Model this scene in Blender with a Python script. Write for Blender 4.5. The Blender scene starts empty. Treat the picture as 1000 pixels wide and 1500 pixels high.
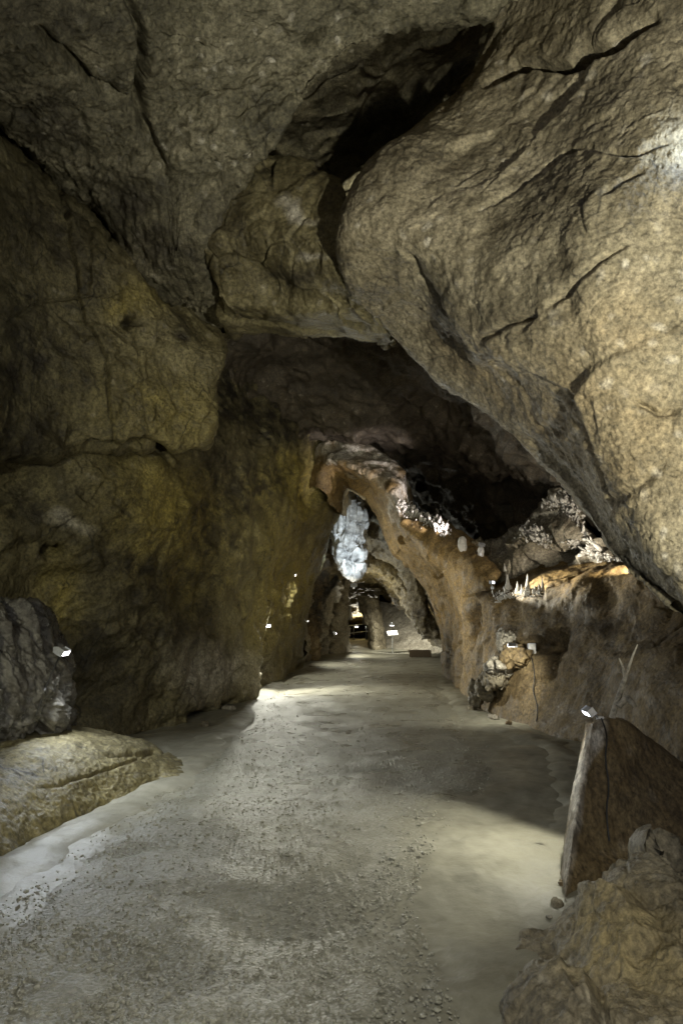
import bpy, bmesh, math, random
import numpy as np
from mathutils import Vector, Matrix

# ------------------------------------------------------------------ camera, world, exposure
SC = bpy.context.scene
COL = SC.collection
PITCH = math.radians(8.9)
EYE = np.array([0.0, 0.0, 1.6])
FPX = 1000.0                       # focal length in photograph pixels (24 mm lens on a 36 mm tall frame)
cam_d = bpy.data.cameras.new('camera')
cam_d.sensor_fit = 'VERTICAL'; cam_d.sensor_height = 36.0; cam_d.lens = 24.0
cam_d.clip_start = 0.05; cam_d.clip_end = 500
cam = bpy.data.objects.new('camera', cam_d)
cam.location = EYE; cam.rotation_euler = (math.pi/2 + PITCH, 0, 0)
COL.objects.link(cam); SC.camera = cam

world = bpy.data.worlds.new('World'); SC.world = world; world.use_nodes = True
wn = world.node_tree
sky = wn.nodes.new('ShaderNodeTexSky'); sky.sky_type = 'NISHITA'; sky.sun_disc = False
sky.sun_elevation = math.radians(35); sky.sun_rotation = math.radians(180)
wn.links.new(sky.outputs['Color'], wn.nodes['Background'].inputs['Color'])
wn.nodes['Background'].inputs['Strength'].default_value = 0.024   # dim sky added as ambient fill through the open end behind the viewer
SC.view_settings.view_transform = 'Standard'
SC.view_settings.look = 'None'
SC.view_settings.gamma = 1.0
SC.view_settings.exposure = 0.75
SC.render.engine = 'CYCLES'
SC.cycles.use_denoising = True
try: SC.cycles.denoiser = 'OPENIMAGEDENOISE'
except Exception: pass
SC.cycles.use_adaptive_sampling = True; SC.cycles.adaptive_threshold = 0.015
SC.cycles.sample_clamp_direct = 6.0; SC.cycles.blur_glossy = 1.0
SC.cycles.max_bounces = 4; SC.cycles.diffuse_bounces = 3; SC.cycles.glossy_bounces = 2
SC.cycles.sample_clamp_indirect = 1.5
SC.cycles.caustics_reflective = False; SC.cycles.caustics_refractive = False

# ------------------------------------------------------------------ helpers
CT, ST = math.cos(PITCH), math.sin(PITCH)
def P(px, py, Y):
    """a point of the cave seen in the direction (px,py), Y metres down the passage"""
    u = (px-500.0)/FPX; v = (750.0-py)/FPX
    dy = CT - v*ST; dz = ST + v*CT
    k = Y/dy
    return np.array([u*k, Y, 1.6 + dz*k])
def G(px, Y, z=-0.35):
    """a point at height z, Y metres down the passage"""
    d = Y*CT + (z-1.6)*ST
    return np.array([(px-500.0)/FPX*d, Y, z])
def to_px(p):
    q = p - EYE
    d = q[..., 1]*CT + q[..., 2]*ST
    d = np.maximum(d, 0.2)
    up = -q[..., 1]*ST + q[..., 2]*CT
    return np.stack([500+q[..., 0]/d*FPX, 750-up/d*FPX], -1), d

# --- noise (vectorised)
def _hash(ix, iy, iz, seed):
    h = (ix.astype(np.uint32)*np.uint32(374761393) + iy.astype(np.uint32)*np.uint32(668265263)
         + iz.astype(np.uint32)*np.uint32(2147483647) + np.uint32((seed*974711+13) & 0xffffffff))
    h = (h ^ (h >> np.uint32(13)))*np.uint32(1274126177)
    h = (h ^ (h >> np.uint32(15)))*np.uint32(2246822519)
    return h ^ (h >> np.uint32(16))
_rng = np.random.RandomState(7)
_GR = _rng.normal(size=(256, 3)); _GR /= np.linalg.norm(_GR, axis=1)[:, None]
_GR = _GR.astype(np.float32)
def perlin(p, seed=0):
    p = p.astype(np.float32)
    i = np.floor(p).astype(np.int64); f = p - i
    w = f*f*f*(f*(f*6-15)+10)
    out = np.zeros(len(p), np.float32)
    for dx in (0, 1):
        wx = w[:, 0] if dx else 1-w[:, 0]
        for dy in (0, 1):
            wy = wx*(w[:, 1] if dy else 1-w[:, 1])
            for dz in (0, 1):
                g = _GR[_hash(i[:, 0]+dx, i[:, 1]+dy, i[:, 2]+dz, seed) & np.uint32(255)]
                d = g[:, 0]*(f[:, 0]-dx) + g[:, 1]*(f[:, 1]-dy) + g[:, 2]*(f[:, 2]-dz)
                out += d*wy*(w[:, 2] if dz else 1-w[:, 2])
    return out
def fbm(p, octaves=4, seed=0, gain=0.5, ridge=False):
    a = 1.0; s = np.zeros(len(p), np.float32); k = 1.0
    for o in range(octaves):
        n = perlin(p*k + o*17.3, seed+o)
        s += a*((0.35-np.abs(n)*1.4) if ridge else n)
        a *= gain; k *= 2.03
    return s
def facet(p, seed=0, jit=0.9):
    """broken-rock noise: every cell is a tilted plane; returns offset and distance-to-edge"""
    p = p.astype(np.float32)
    i = np.floor(p).astype(np.int64); f = p-i
    b1 = np.full(len(p), 9., np.float32); b2 = b1.copy(); val = np.zeros(len(p), np.float32)
    for dx in (-1, 0, 1):
        for dy in (-1, 0, 1):
            for dz in (-1, 0, 1):
                h = _hash(i[:, 0]+dx, i[:, 1]+dy, i[:, 2]+dz, seed)
                r0 = (h & np.uint32(1023)).astype(np.float32)/1023
                r1 = ((h >> np.uint32(10)) & np.uint32(1023)).astype(np.float32)/1023
                r2 = ((h >> np.uint32(20)) & np.uint32(1023)).astype(np.float32)/1023
                vx = dx+.5+(r0-.5)*jit-f[:, 0]; vy = dy+.5+(r1-.5)*jit-f[:, 1]; vz = dz+.5+(r2-.5)*jit-f[:, 2]
                d = vx*vx+vy*vy+vz*vz
                near = d < b1
                b2 = np.where(near, b1, np.minimum(b2, d))
                g = _GR[h & np.uint32(255)]
                o = -(vx*g[:, 0]+vy*g[:, 1]+vz*g[:, 2])*.8 + (r1-.5)*.7
                val = np.where(near, o, val)
                b1 = np.where(near, d, b1)
    e = np.sqrt(b2)-np.sqrt(b1)
    return val*np.clip(e*11, 0, 1), e

def stretch(p, d, k):
    d = np.array(d, float); d /= np.linalg.norm(d)
    c = p@d
    return p - np.outer(c*(1-1.0/k), d)

# --- monotone cubic interpolation along axis 0
def pchip(y, xs, n_seg):
    """y: (m,...) at parameters xs; n_seg: samples per segment; returns resampled array"""
    h = np.diff(xs); sh = (-1,)+(1,)*(y.ndim-1)
    dl = np.diff(y, axis=0)/h.reshape(sh)
    m = np.zeros_like(y)
    if len(y) > 2:
        w1 = (2*h[1:]+h[:-1]).reshape(sh); w2 = (h[1:]+2*h[:-1]).reshape(sh)
        a, b = dl[:-1], dl[1:]
        same = (a*b) > 0
        with np.errstate(divide='ignore', invalid='ignore'):
            hm = (w1+w2)/(w1/a+w2/b)
        m[1:-1] = 0.65*np.where(same, hm, 0) + 0.35*(a*h[1:].reshape(sh)+b*h[:-1].reshape(sh))/(h[1:]+h[:-1]).reshape(sh)
    m[0] = dl[0]; m[-1] = dl[-1]
    out = []
    for k in range(len(h)):
        n = n_seg[k]
        t = (np.arange(n)/n) if k < len(h)-1 else (np.arange(n+1)/n)
        t = t.reshape((-1,)+(1,)*(y.ndim-1))
        out.append((2*t**3-3*t**2+1)*y[k] + (t**3-2*t**2+t)*h[k]*m[k] + (-2*t**3+3*t**2)*y[k+1] + (t**3-t**2)*h[k]*m[k+1])
    return np.concatenate(out, 0)

def grid_mesh(name, V, closed_u=False, flip=False):
    nr, nc = V.shape[:2]
    idx = np.arange(nr*nc).reshape(nr, nc)
    if closed_u: idx = np.concatenate([idx, idx[:, :1]], 1)
    q = np.stack([idx[:-1, :-1], idx[1:, :-1], idx[1:, 1:], idx[:-1, 1:]], -1).reshape(-1, 4)
    if flip: q = q[:, ::-1]
    me = bpy.data.meshes.new(name)
    me.vertices.add(nr*nc); me.vertices.foreach_set('co', V.reshape(-1).astype(np.float32))
    me.loops.add(q.size); me.loops.foreach_set('vertex_index', q.reshape(-1).astype(np.int32))
    me.polygons.add(len(q))
    me.polygons.foreach_set('loop_start', np.arange(0, q.size, 4, dtype=np.int32))
    me.polygons.foreach_set('use_smooth', np.ones(len(q), bool))
    me.update(); me.validate()
    return me
def vnormals(V, closed_u=False):
    if closed_u:
        du = np.roll(V, -1, 1)-np.roll(V, 1, 1)
    else:
        du = np.gradient(V, axis=1)
    dv = np.gradient(V, axis=0)
    n = np.cross(dv, du); l = np.linalg.norm(n, axis=-1, keepdims=True)
    return n/np.maximum(l, 1e-9)

def tag(o, label=None, cat=None, group=None, kind=None):
    if label: o['label'] = label
    if cat: o['category'] = cat
    if group: o['group'] = group
    if kind: o['kind'] = kind
    return o
def link(name, me, mat=None, parent=None):
    o = bpy.data.objects.new(name, me); COL.objects.link(o)
    if mat: me.materials.append(mat)
    if parent: o.parent = parent
    return o
def empty(name, loc=(0, 0, 0)):
    o = bpy.data.objects.new(name, None); COL.objects.link(o); o.location = loc
    o.empty_display_size = .1
    return o

def displace(V, N, recipe):
    shp = V.shape[:2]; p = V.reshape(-1, 3); n = N.reshape(-1, 3)
    d = np.zeros(len(p), np.float32)
    for r in recipe:
        kind, size, amp = r[0], r[1], r[2]
        o = r[3] if len(r) > 3 else {}
        q = p if 'dir' not in o else stretch(p, o['dir'], o.get('k', 3))
        if o.get('warp'):
            wv = np.stack([perlin(p/(size*1.3), 91), perlin(p/(size*1.3)+31, 92), perlin(p/(size*1.3)+57, 93)], -1)
            q = q + wv*size*o['warp']
        q = q/size
        if kind == 'fbm': v = fbm(q, o.get('oct', 4), o.get('seed', 1), o.get('gain', .5))
        elif kind == 'ridge': v = fbm(q, o.get('oct', 4), o.get('seed', 2), o.get('gain', .5), True)
        elif kind == 'facet': v = facet(q, o.get('seed', 3))[0]
        elif kind == 'scallop':
            _, e = facet(q, o.get('seed', 4)); v = np.clip(e, 0, .5)-.2
        elif kind == 'strata':
            s = perlin(q, o.get('seed', 5)); v = np.abs(((s*3) % 1.0)-.5)*2-.5
        if 'mask' in o:
            v = v*np.clip(perlin(p/o['mask'], 77)*2.2+.45, 0, 1)
        d += amp*v
    return d.reshape(shp)

def seg_dist(pp, line):
    """distance from photo positions pp (n,2) to a polyline, and the position along it"""
    best = np.full(len(pp), 1e9); tt = np.zeros(len(pp)); L = len(line)-1
    for i in range(L):
        a = np.array(line[i][:2], float); b = np.array(line[i+1][:2], float)
        ab = b-a; t = np.clip(((pp-a)@ab)/max(ab@ab, 1e-6), 0, 1)
        d = np.linalg.norm(pp-(a+t[:, None]*ab), axis=1)
        k = d < best; best[k] = d[k]; tt[k] = (i+t[k])/L
    return best, tt

SURF = {}
def surf(px, py, o, r=3.0):
    """nearest point of a rock face in the direction (px,py), with its normal"""
    uv, d, V, N = SURF[o.name]
    q = np.abs(uv-np.array([px, py])).max(1); k = np.where(q < max(r, q.min()+.5))[0]
    j = k[np.argmin(d[k])]
    return V[j].copy(), N[j].copy()
def loft(name, rows, mat, recipe, px=1.7, wrap=None, cuts=(), stains=(), ochre=(), calc=(), flip=False, vmax=260000):
    """a rock face through a net of points; wrapped edges turn back into the rock"""
    A = np.array([[q for q in r] for r in rows], float)          # rows x cols x 3 world points
    wrap = wrap or {}
    def moved(E, dpx, dpy, dY):
        uv, _ = to_px(E)
        return np.array([P(uv[k, 0]+dpx, uv[k, 1]+dpy, E[k, 1]+dY) for k in range(len(E))])
    if 'l' in wrap:
        E = A[:, 0]; A = np.concatenate([np.stack([moved(E, *w) for w in wrap['l'][::-1]], 1), A], 1)
    if 'r' in wrap:
        E = A[:, -1]; A = np.concatenate([A, np.stack([moved(E, *w) for w in wrap['r']], 1)], 1)
    if 't' in wrap:
        E = A[0]; A = np.concatenate([np.stack([moved(E, *w) for w in wrap['t'][::-1]], 0), A], 0)
    if 'b' in wrap:
        E = A[-1]; A = np.concatenate([A, np.stack([moved(E, *w) for w in wrap['b']], 0)], 0)
    uv, dep = to_px(A)
    def segs(ax):
        dpx = np.linalg.norm(np.diff(uv, axis=ax), axis=-1)
        d3 = np.linalg.norm(np.diff(A, axis=ax), axis=-1)*FPX/np.minimum.reduce([dep.take(range(0, dep.shape[ax]-1), ax), dep.take(range(1, dep.shape[ax]), ax)])
        other = 1-ax
        s = np.maximum(np.percentile(np.minimum(dpx, 700), 70, axis=other), np.minimum(np.median(d3, axis=other)*.35, 160))
        return s
    sr, scn = segs(0), segs(1)
    tot = (sr.sum()/px)*(scn.sum()/px)
    k = max(1.0, math.sqrt(tot/vmax))
    nr = [max(4, int(round(s/(px*k)))) for s in sr]; ncn = [max(4, int(round(s/(px*k)))) for s in scn]
    dr = np.linalg.norm(np.diff(A, axis=0), axis=-1).mean(1)+.02; dc = np.linalg.norm(np.diff(A, axis=1), axis=-1).mean(0)+.02
    V = pchip(A, np.concatenate([[0], np.cumsum(dr)]), nr)
    V = np.swapaxes(pchip(np.swapaxes(V, 0, 1), np.concatenate([[0], np.cumsum(dc)]), ncn), 0, 1)
    N = vnormals(V)
    # normals look to the open passage
    c = V.reshape(-1, 3); tow = np.array([0, 0, 1.6])-c
    if np.sum(N.reshape(-1, 3)*tow) < 0: N = -N
    d = displace(V, N, recipe)
    suv, sd = to_px(V); suv = suv.reshape(-1, 2); sd = sd.reshape(-1)
    wob = None
    if cuts or stains or ochre or calc:
        wob = np.stack([perlin(c*1.7, 41), perlin(c*1.7+9, 42)], -1)*26 + np.stack([perlin(c*6, 43), perlin(c*6+9, 44)], -1)*9
    df = d.reshape(-1)
    for line, w, depth in cuts:
        dist, t = seg_dist(suv+wob*.55, line)
        g = np.exp(-(dist/w)**2)*np.clip(np.minimum(t, 1-t)*5+.25, 0, 1)
        df -= depth*g
    V2 = V + N*df.reshape(d.shape)[..., None]
    me = grid_mesh(name, V2)
    o = link(name, me, mat)
    u2, d2 = to_px(V2); SURF[o.name] = (u2.reshape(-1, 2), d2.reshape(-1), V2.reshape(-1, 3), N.reshape(-1, 3))
    for an, blobs in (('stain', stains), ('ochre', ochre), ('calc', calc)):
        a = np.zeros(len(c))
        for bx, by, rx, ry, ang, s in blobs:
            q = suv+wob*1.3-np.array([bx, by]); ca, sa = math.cos(math.radians(ang)), math.sin(math.radians(ang))
            x = (q[:, 0]*ca+q[:, 1]*sa)/rx; y = (-q[:, 0]*sa+q[:, 1]*ca)/ry
            a = np.maximum(a, s*np.clip(1.35-np.sqrt(x*x+y*y), 0, 1))
        at = me.attributes.new(an, 'FLOAT', 'POINT'); at.data.foreach_set('value', a.astype(np.float32))
    return o

# ------------------------------------------------------------------ materials
def new_mat(name):
    m = bpy.data.materials.new(name); m.use_nodes = True
    nt = m.node_tree; b = nt.nodes['Principled BSDF']
    return m, nt, b
class NT:
    def __init__(s, nt): s.nt = nt
    def n(s, t, **kw):
        nd = s.nt.nodes.new(t)
        for k, v in kw.items():
            if k in nd.inputs: nd.inputs[k].default_value = v
            else: setattr(nd, k, v)
        return nd
    def l(s, a, b): s.nt.links.new(a, b)
    def ramp(s, fac, stops):
        r = s.n('ShaderNodeValToRGB'); e = r.color_ramp.elements
        while len(e) < len(stops): e.new(.5)
        for k, (p, c) in enumerate(stops):
            e[k].position = p; e[k].color = (*c, 1) if len(c) == 3 else c
        s.l(fac, r.inputs[0]); return r.outputs[0]
    def mix(s, fac, a, b, mode='MIX'):
        m = s.n('ShaderNodeMix', data_type='RGBA', blend_type=mode)
        for sock, v in ((m.inputs[0], fac), (m.inputs[6], a), (m.inputs[7], b)):
            if isinstance(v, (int, float)): sock.default_value = v
            elif isinstance(v, tuple): sock.default_value = (*v, 1)
            else: s.l(v, sock)
        return m.outputs[2]
    def math(s, op, a, b=0.0):
        m = s.n('ShaderNodeMath', operation=op)
        for sock, v in ((m.inputs[0], a), (m.inputs[1], b)):
            if isinstance(v, (int, float)): sock.default_value = v
            else: s.l(v, sock)
        return m.outputs[0]
    def noise(s, vec, scale, detail=6, rough=.55, dist=0):
        n = s.n('ShaderNodeTexNoise', Scale=scale, Detail=detail, Roughness=rough, Distortion=dist); s.l(vec, n.inputs['Vector']); return n.outputs[0]
    def vor(s, vec, scale, feature='F1', rnd=1.0):
        v = s.n('ShaderNodeTexVoronoi', feature=feature); v.inputs['Scale'].default_value = scale; v.inputs['Randomness'].default_value = rnd
        s.l(vec, v.inputs['Vector']); return v
    def map(s, vec, scale=(1, 1, 1), rot=(0, 0, 0), loc=(0, 0, 0)):
        m = s.n('ShaderNodeMapping'); m.inputs['Scale'].default_value = scale; m.inputs['Rotation'].default_value = rot; m.inputs['Location'].default_value = loc
        s.l(vec, m.inputs['Vector']); return m.outputs[0]
    def attr(s, name):
        a = s.n('ShaderNodeAttribute', attribute_name=name); return a.outputs['Fac']

def rock(name, dark, mid, light, pale=(.5, .47, .4), pale_amt=.5, crack=.6, rough=(.45, .85), bump=.5, fine=1.0,
         och=(.26, .19, .07), stain=(.025, .02, .016), scale=1.0, bed=None, bedmix=.5, spec=.4, speck=.7):
    m, nt, b = new_mat(name); t = NT(nt)
    co = t.n('ShaderNodeTexCoord').outputs['Object']
    nz = t.n('ShaderNodeTexNoise', Scale=1.3*scale, Detail=3, Roughness=.6); t.l(co, nz.inputs['Vector'])
    warp = t.n('ShaderNodeVectorMath', operation='MULTIPLY_ADD')
    t.l(nz.outputs['Color'], warp.inputs[0]); warp.inputs[1].default_value = (.5, .5, .5); t.l(co, warp.inputs[2])
    wv = warp.outputs[0]; n0 = nz.outputs[0]
    n2 = t.noise(wv, 4.5*scale, 6, .66)
    base = t.ramp(t.math('ADD', t.math('MULTIPLY', n0, .45), t.math('MULTIPLY', n2, .55)), [(.34, dark), (.5, mid), (.66, light)])
    if bed:
        sb = t.noise(t.map(wv, rot=bed[0], scale=bed[1]), 2.4*scale, 4, .65)
        base = t.mix(t.math('MULTIPLY', t.ramp(sb, [(.36, (1, 1, 1)), (.54, (0, 0, 0))]), bedmix), base, dark)
    # pale fragments set in the rock
    v = t.vor(wv, 8.5*scale)
    sep = t.n('ShaderNodeSeparateColor'); t.l(v.outputs['Color'], sep.inputs[0])
    pick = t.ramp(sep.outputs[0], [(.72, (0, 0, 0)), (.95, (1, 1, 1))])
    edge = t.ramp(v.outputs['Distance'], [(.2, (1, 1, 1)), (.5, (0, 0, 0))])
    gate = t.ramp(n0, [(.44, (0, 0, 0)), (.56, (1, 1, 1))])
    base = t.mix(t.math('MULTIPLY', t.math('MULTIPLY', t.math('MULTIPLY', pick, edge), gate), pale_amt), base, pale)
    # clay films, painted recess shade and mineral stain
    ochn = t.ramp(n2, [(.36, (0, 0, 0)), (.6, (1, 1, 1))])
    base = t.mix(t.math('MULTIPLY', t.attr('ochre'), t.math('ADD', t.math('MULTIPLY', ochn, .65), .35)), base, och)
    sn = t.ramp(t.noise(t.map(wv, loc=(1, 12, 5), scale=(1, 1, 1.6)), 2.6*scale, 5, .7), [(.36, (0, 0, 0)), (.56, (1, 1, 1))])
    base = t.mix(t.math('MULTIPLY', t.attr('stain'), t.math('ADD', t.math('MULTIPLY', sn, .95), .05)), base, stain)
    cn = t.ramp(n2, [(.40, (0, 0, 0)), (.52, (1, 1, 1))])
    base = t.mix(t.math('MULTIPLY', t.attr('calc'), t.math('ADD', t.math('MULTIPLY', cn, .6), .4)), base, (.52, .49, .44))
    # fissures
    if crack > 0:
        cv = t.vor(t.map(wv, scale=(1.4, 1.4, .5)), .95*scale, 'DISTANCE_TO_EDGE')
        ck = t.ramp(cv.outputs['Distance'], [(.0, (1, 1, 1)), (.016, (0, 0, 0))])
        base = t.mix(t.math('MULTIPLY', t.math('MULTIPLY', ck, t.ramp(n0, [(.42, (1, 1, 1)), (.56, (0, 0, 0))])), crack), base, (.012, .010, .008))
    fine_n = t.noise(co, 24*scale, 5, .72)
    sp = t.ramp(fine_n, [(.3, (1-speck,)*3), (.5, (1, 1, 1)), (.7, (1+speck,)*3)])
    base = t.mix(1.0, base, sp, 'MULTIPLY')
    t.l(base, b.inputs['Base Color'])
    t.l(t.ramp(n2, [(.34, (rough[0],)*3), (.64, (rough[1],)*3)]), b.inputs['Roughness'])
    b.inputs['Specular IOR Level'].default_value = spec
    h = t.math('MULTIPLY', t.noise(co, 17*scale, 6, .68), .07*fine)
    bp = t.n('ShaderNodeBump', Strength=bump, Distance=1.0); t.l(h, bp.inputs['Height']); t.l(bp.outputs[0], b.inputs['Normal'])
    return m

M = {}
M['slab'] = rock('breccia_rock', (.078, .064, .040), (.198, .170, .112), (.345, .30, .21), pale=(.50, .46, .38), pale_amt=.75,
                 bed=((0, math.radians(-38), math.radians(20)), (.55, 1, 1.5)), bedmix=.3, och=(.24, .17, .08))
M['roof'] = rock('ceiling_rock', (.048, .043, .028), (.135, .121, .079), (.29, .262, .185), pale=(.46, .43, .36), pale_amt=.8,
                 bed=((0, math.radians(-30), 0), (.4, 1, 1.6)), bedmix=.45)
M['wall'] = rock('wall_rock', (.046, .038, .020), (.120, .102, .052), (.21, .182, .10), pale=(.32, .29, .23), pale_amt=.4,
                 rough=(.38, .8), och=(.33, .265, .07), stain=(.020, .016, .012), crack=.9)
M['brown'] = rock('brown_rock', (.058, .040, .020), (.145, .102, .048), (.235, .175, .088), pale=(.4, .34, .25), pale_amt=.3, och=(.30, .195, .07), rough=(.5, .9))
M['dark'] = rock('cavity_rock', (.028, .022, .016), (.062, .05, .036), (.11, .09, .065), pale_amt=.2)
M['tunnel'] = rock('tunnel_rock', (.065, .053, .034), (.16, .135, .09), (.29, .25, .17), pale_amt=.4, och=(.34, .25, .08))
M['grey'] = rock('grey_rock', (.12, .105, .08), (.24, .215, .17), (.36, .33, .27), pale_amt=.4, rough=(.4, .8))
M['calcite'] = rock('calcite', (.24, .23, .21), (.48, .46, .43), (.72, .70, .66), pale_amt=.2, crack=.0, rough=(.3, .6), stain=(.06, .06, .06), speck=.25, bump=.25)
M['wet'] = rock('wet_rock', (.03, .028, .024), (.075, .07, .06), (.15, .14, .12), pale_amt=.2, rough=(.16, .42), spec=.6, speck=.5)

def mud_mat():
    m, nt, b = new_mat('mud_floor'); t = NT(nt); co = t.n('ShaderNodeTexCoord').outputs['Object']
    n1 = t.noise(co, 1.1, 9, .6, .4); n2 = t.noise(co, 9, 6, .6)
    base = t.ramp(t.math('ADD', t.math('MULTIPLY', n1, .65), t.math('MULTIPLY', n2, .35)), [(.34, (.13, .12, .088)), (.5, (.215, .203, .155)), (.66, (.30, .283, .22))])
    t.l(base, b.inputs['Base Color'])
    t.l(t.ramp(t.noise(co, 1.9, 5), [(.36, (.34,)*3), (.62, (.62,)*3)]), b.inputs['Roughness'])
    h = t.math('ADD', t.math('MULTIPLY', n2, .03), t.math('MULTIPLY', t.noise(co, 60, 4), .006))
    bp = t.n('ShaderNodeBump', Strength=.3, Distance=1.0); t.l(h, bp.inputs['Height']); t.l(bp.outputs[0], b.inputs['Normal'])
    return m
def gravel_mat(name='gravel_path', lift=1.0):
    m, nt, b = new_mat(name); t = NT(nt); co = t.n('ShaderNodeTexCoord').outputs['Object']
    n1 = t.noise(co, 1.3, 9, .65, .3); n2 = t.noise(co, 26, 6, .7)
    base = t.ramp(t.math('ADD', t.math('MULTIPLY', n1, .5), t.math('MULTIPLY', n2, .5)), [(.3, (.12*lift, .112*lift, .084*lift)), (.5, (.215*lift, .205*lift, .16*lift)), (.68, (.31*lift, .295*lift, .235*lift))])
    v = t.vor(co, 48)
    sep = t.n('ShaderNodeSeparateColor'); t.l(v.outputs['Color'], sep.inputs[0])
    base = t.mix(t.math('MULTIPLY', t.ramp(sep.outputs[1], [(.75, (0, 0, 0)), (.9, (1, 1, 1))]), .45), base, (.36, .34, .29))
    t.l(base, b.inputs['Base Color'])
    t.l(t.ramp(t.noise(co, 1.6, 5), [(.38, (.24,)*3), (.6, (.55,)*3)]), b.inputs['Roughness'])
    h = t.math('ADD', t.math('MULTIPLY', t.noise(co, 40, 5, .65), .022), t.math('MULTIPLY', v.outputs['Distance'], -.012))
    bp = t.n('ShaderNodeBump', Strength=.6, Distance=1.0); t.l(h, bp.inputs['Height']); t.l(bp.outputs[0], b.inputs['Normal'])
    return m
M['mud'] = mud_mat(); M['gravel'] = gravel_mat(); M['pebble'] = gravel_mat('pebble_stone', 1.25)
def plain(name, c, rough=.5, metal=0, emit=None, es=0):
    m, nt, b = new_mat(name); t = NT(nt); co = t.n('ShaderNodeTexCoord').outputs['Object']
    v = t.ramp(t.noise(co, 30, 4), [(.3, tuple(x*.8 for x in c)), (.7, tuple(min(1, x*1.12) for x in c))])
    t.l(v, b.inputs['Base Color']); b.inputs['Roughness'].default_value = rough; b.inputs['Metallic'].default_value = metal
    if emit:
        b.inputs['Emission Color'].default_value = (*emit, 1); b.inputs['Emission Strength'].default_value = es
    return m
M['alu'] = plain('lamp_aluminium', (.55, .57, .62), .3, .7)
M['black'] = plain('black_plastic', (.03, .03, .035), .5)
M['lens'] = plain('lamp_lens', (.9, .9, .9), .3, 0, (1.0, .93, .95), 14)
M['lens_dim'] = plain('lamp_lens_dim', (.9, .9, .9), .3, 0, (.9, .93, 1.0), 5)
M['steel'] = plain('galvanised_steel', (.42, .43, .42), .4, .6)
M['wood'] = plain('old_wood', (.13, .095, .06), .7)
M['white'] = plain('white_panel', (.82, .80, .76), .4)
M['boxgrey'] = plain('grey_plastic', (.55, .57, .62), .45)
M['cable'] = plain('cable_rubber', (.02, .02, .02), .6)

# ------------------------------------------------------------------ ground
LE = [(1.5, -2.6), (3.0, -2.1), (4.4, -1.95), (6.2, -1.85), (8.3, -1.72), (10.6, -1.62), (16, -1.55), (22, -1.7), (30, -2.2)]
RE = [(1.5, .9), (3.0, .55), (4.3, .46), (5.2, .75), (6.4, 1.2), (7.5, 1.75), (9.0, 1.95), (11, 2.05), (16, 2.35), (22, 2.6), (30, 2.6)]
def edge(tab, y): return np.interp(y, [a for a, _ in tab], [b for _, b in tab])
def gz(x, y):
    """height of the cave floor"""
    x = np.asarray(x, float); y = np.asarray(y, float)
    p = np.stack([x.ravel(), y.ravel(), np.zeros(x.size)], -1)
    h = fbm(p/2.6, 3, 21)*.10 + fbm(p/.55, 3, 22)*.018
    h = h.reshape(x.shape)
    h = h + np.clip((y-35.2)/6, 0, 1)*.42                                       # ramp to the far chamber
    h = h*np.clip((y-1.0)/3+.4, 0, 1)
    return h-.03
def floor_grid(pys, us):
    Ys = np.array([1.6/math.tan(math.atan((py-750)/FPX)-PITCH) for py in pys])
    return Ys
ys = np.concatenate([np.linspace(1900, 970, 560), np.linspace(968, 938, 60)])
Ys = floor_grid(ys, None); us = np.linspace(-1.05, 1.05, 620)
YY, UU = np.meshgrid(Ys, us, indexing='ij')
XX = UU*(YY*.98+.35)
ZZ = gz(XX, YY)
pp3 = np.stack([XX, YY, ZZ], -1)
fl = pp3.reshape(-1, 3)
ZZ = ZZ + (fbm(fl/.16, 3, 25)*.010).reshape(ZZ.shape)
ground = link('ground', grid_mesh('ground', np.stack([XX, YY, ZZ], -1)), M['mud']); tag(ground, kind='structure')

Yp = floor_grid(np.concatenate([np.linspace(1850, 985, 700), np.linspace(984, 966, 30)]), None)
s = np.linspace(0, 1, 560)
YP, SS = np.meshgrid(Yp, s, indexing='ij')
f0 = np.stack([YP.ravel()*0+1, YP.ravel(), YP.ravel()*0], -1)
wobl = ((fbm(f0/.8, 4, 31)*.22).reshape(YP.shape)); wobr = ((fbm((f0+50)/.9, 4, 32)*.35).reshape(YP.shape))
XL = edge(LE, YP)+wobl; XR = edge(RE, YP)+wobr
XP = XL+(XR-XL)*SS
ZB = gz(XP, YP)
q = np.stack([XP.ravel(), YP.ravel(), 0*XP.ravel()], -1)
taper = np.clip(np.minimum(XP-XL, XR-XP)/.4, 0, 1)
rough_patch = np.clip(perlin(q/1.4, 61)*1.4+.65, .4, 1).reshape(YP.shape)
peb = (np.abs(perlin(q/.036, 62))*.6+np.abs(perlin(q/.02, 63))*.45+np.abs(perlin(q/.08, 64))*.45).reshape(YP.shape)
ZP = ZB - .035 + taper*.052 + peb*.012*taper*rough_patch + (fbm(q/.5, 3, 65)*.018).reshape(YP.shape)*taper
path = link('path', grid_mesh('path', np.stack([XP, YP, ZP], -1)), M['gravel']); tag(path, kind='structure')

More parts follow.
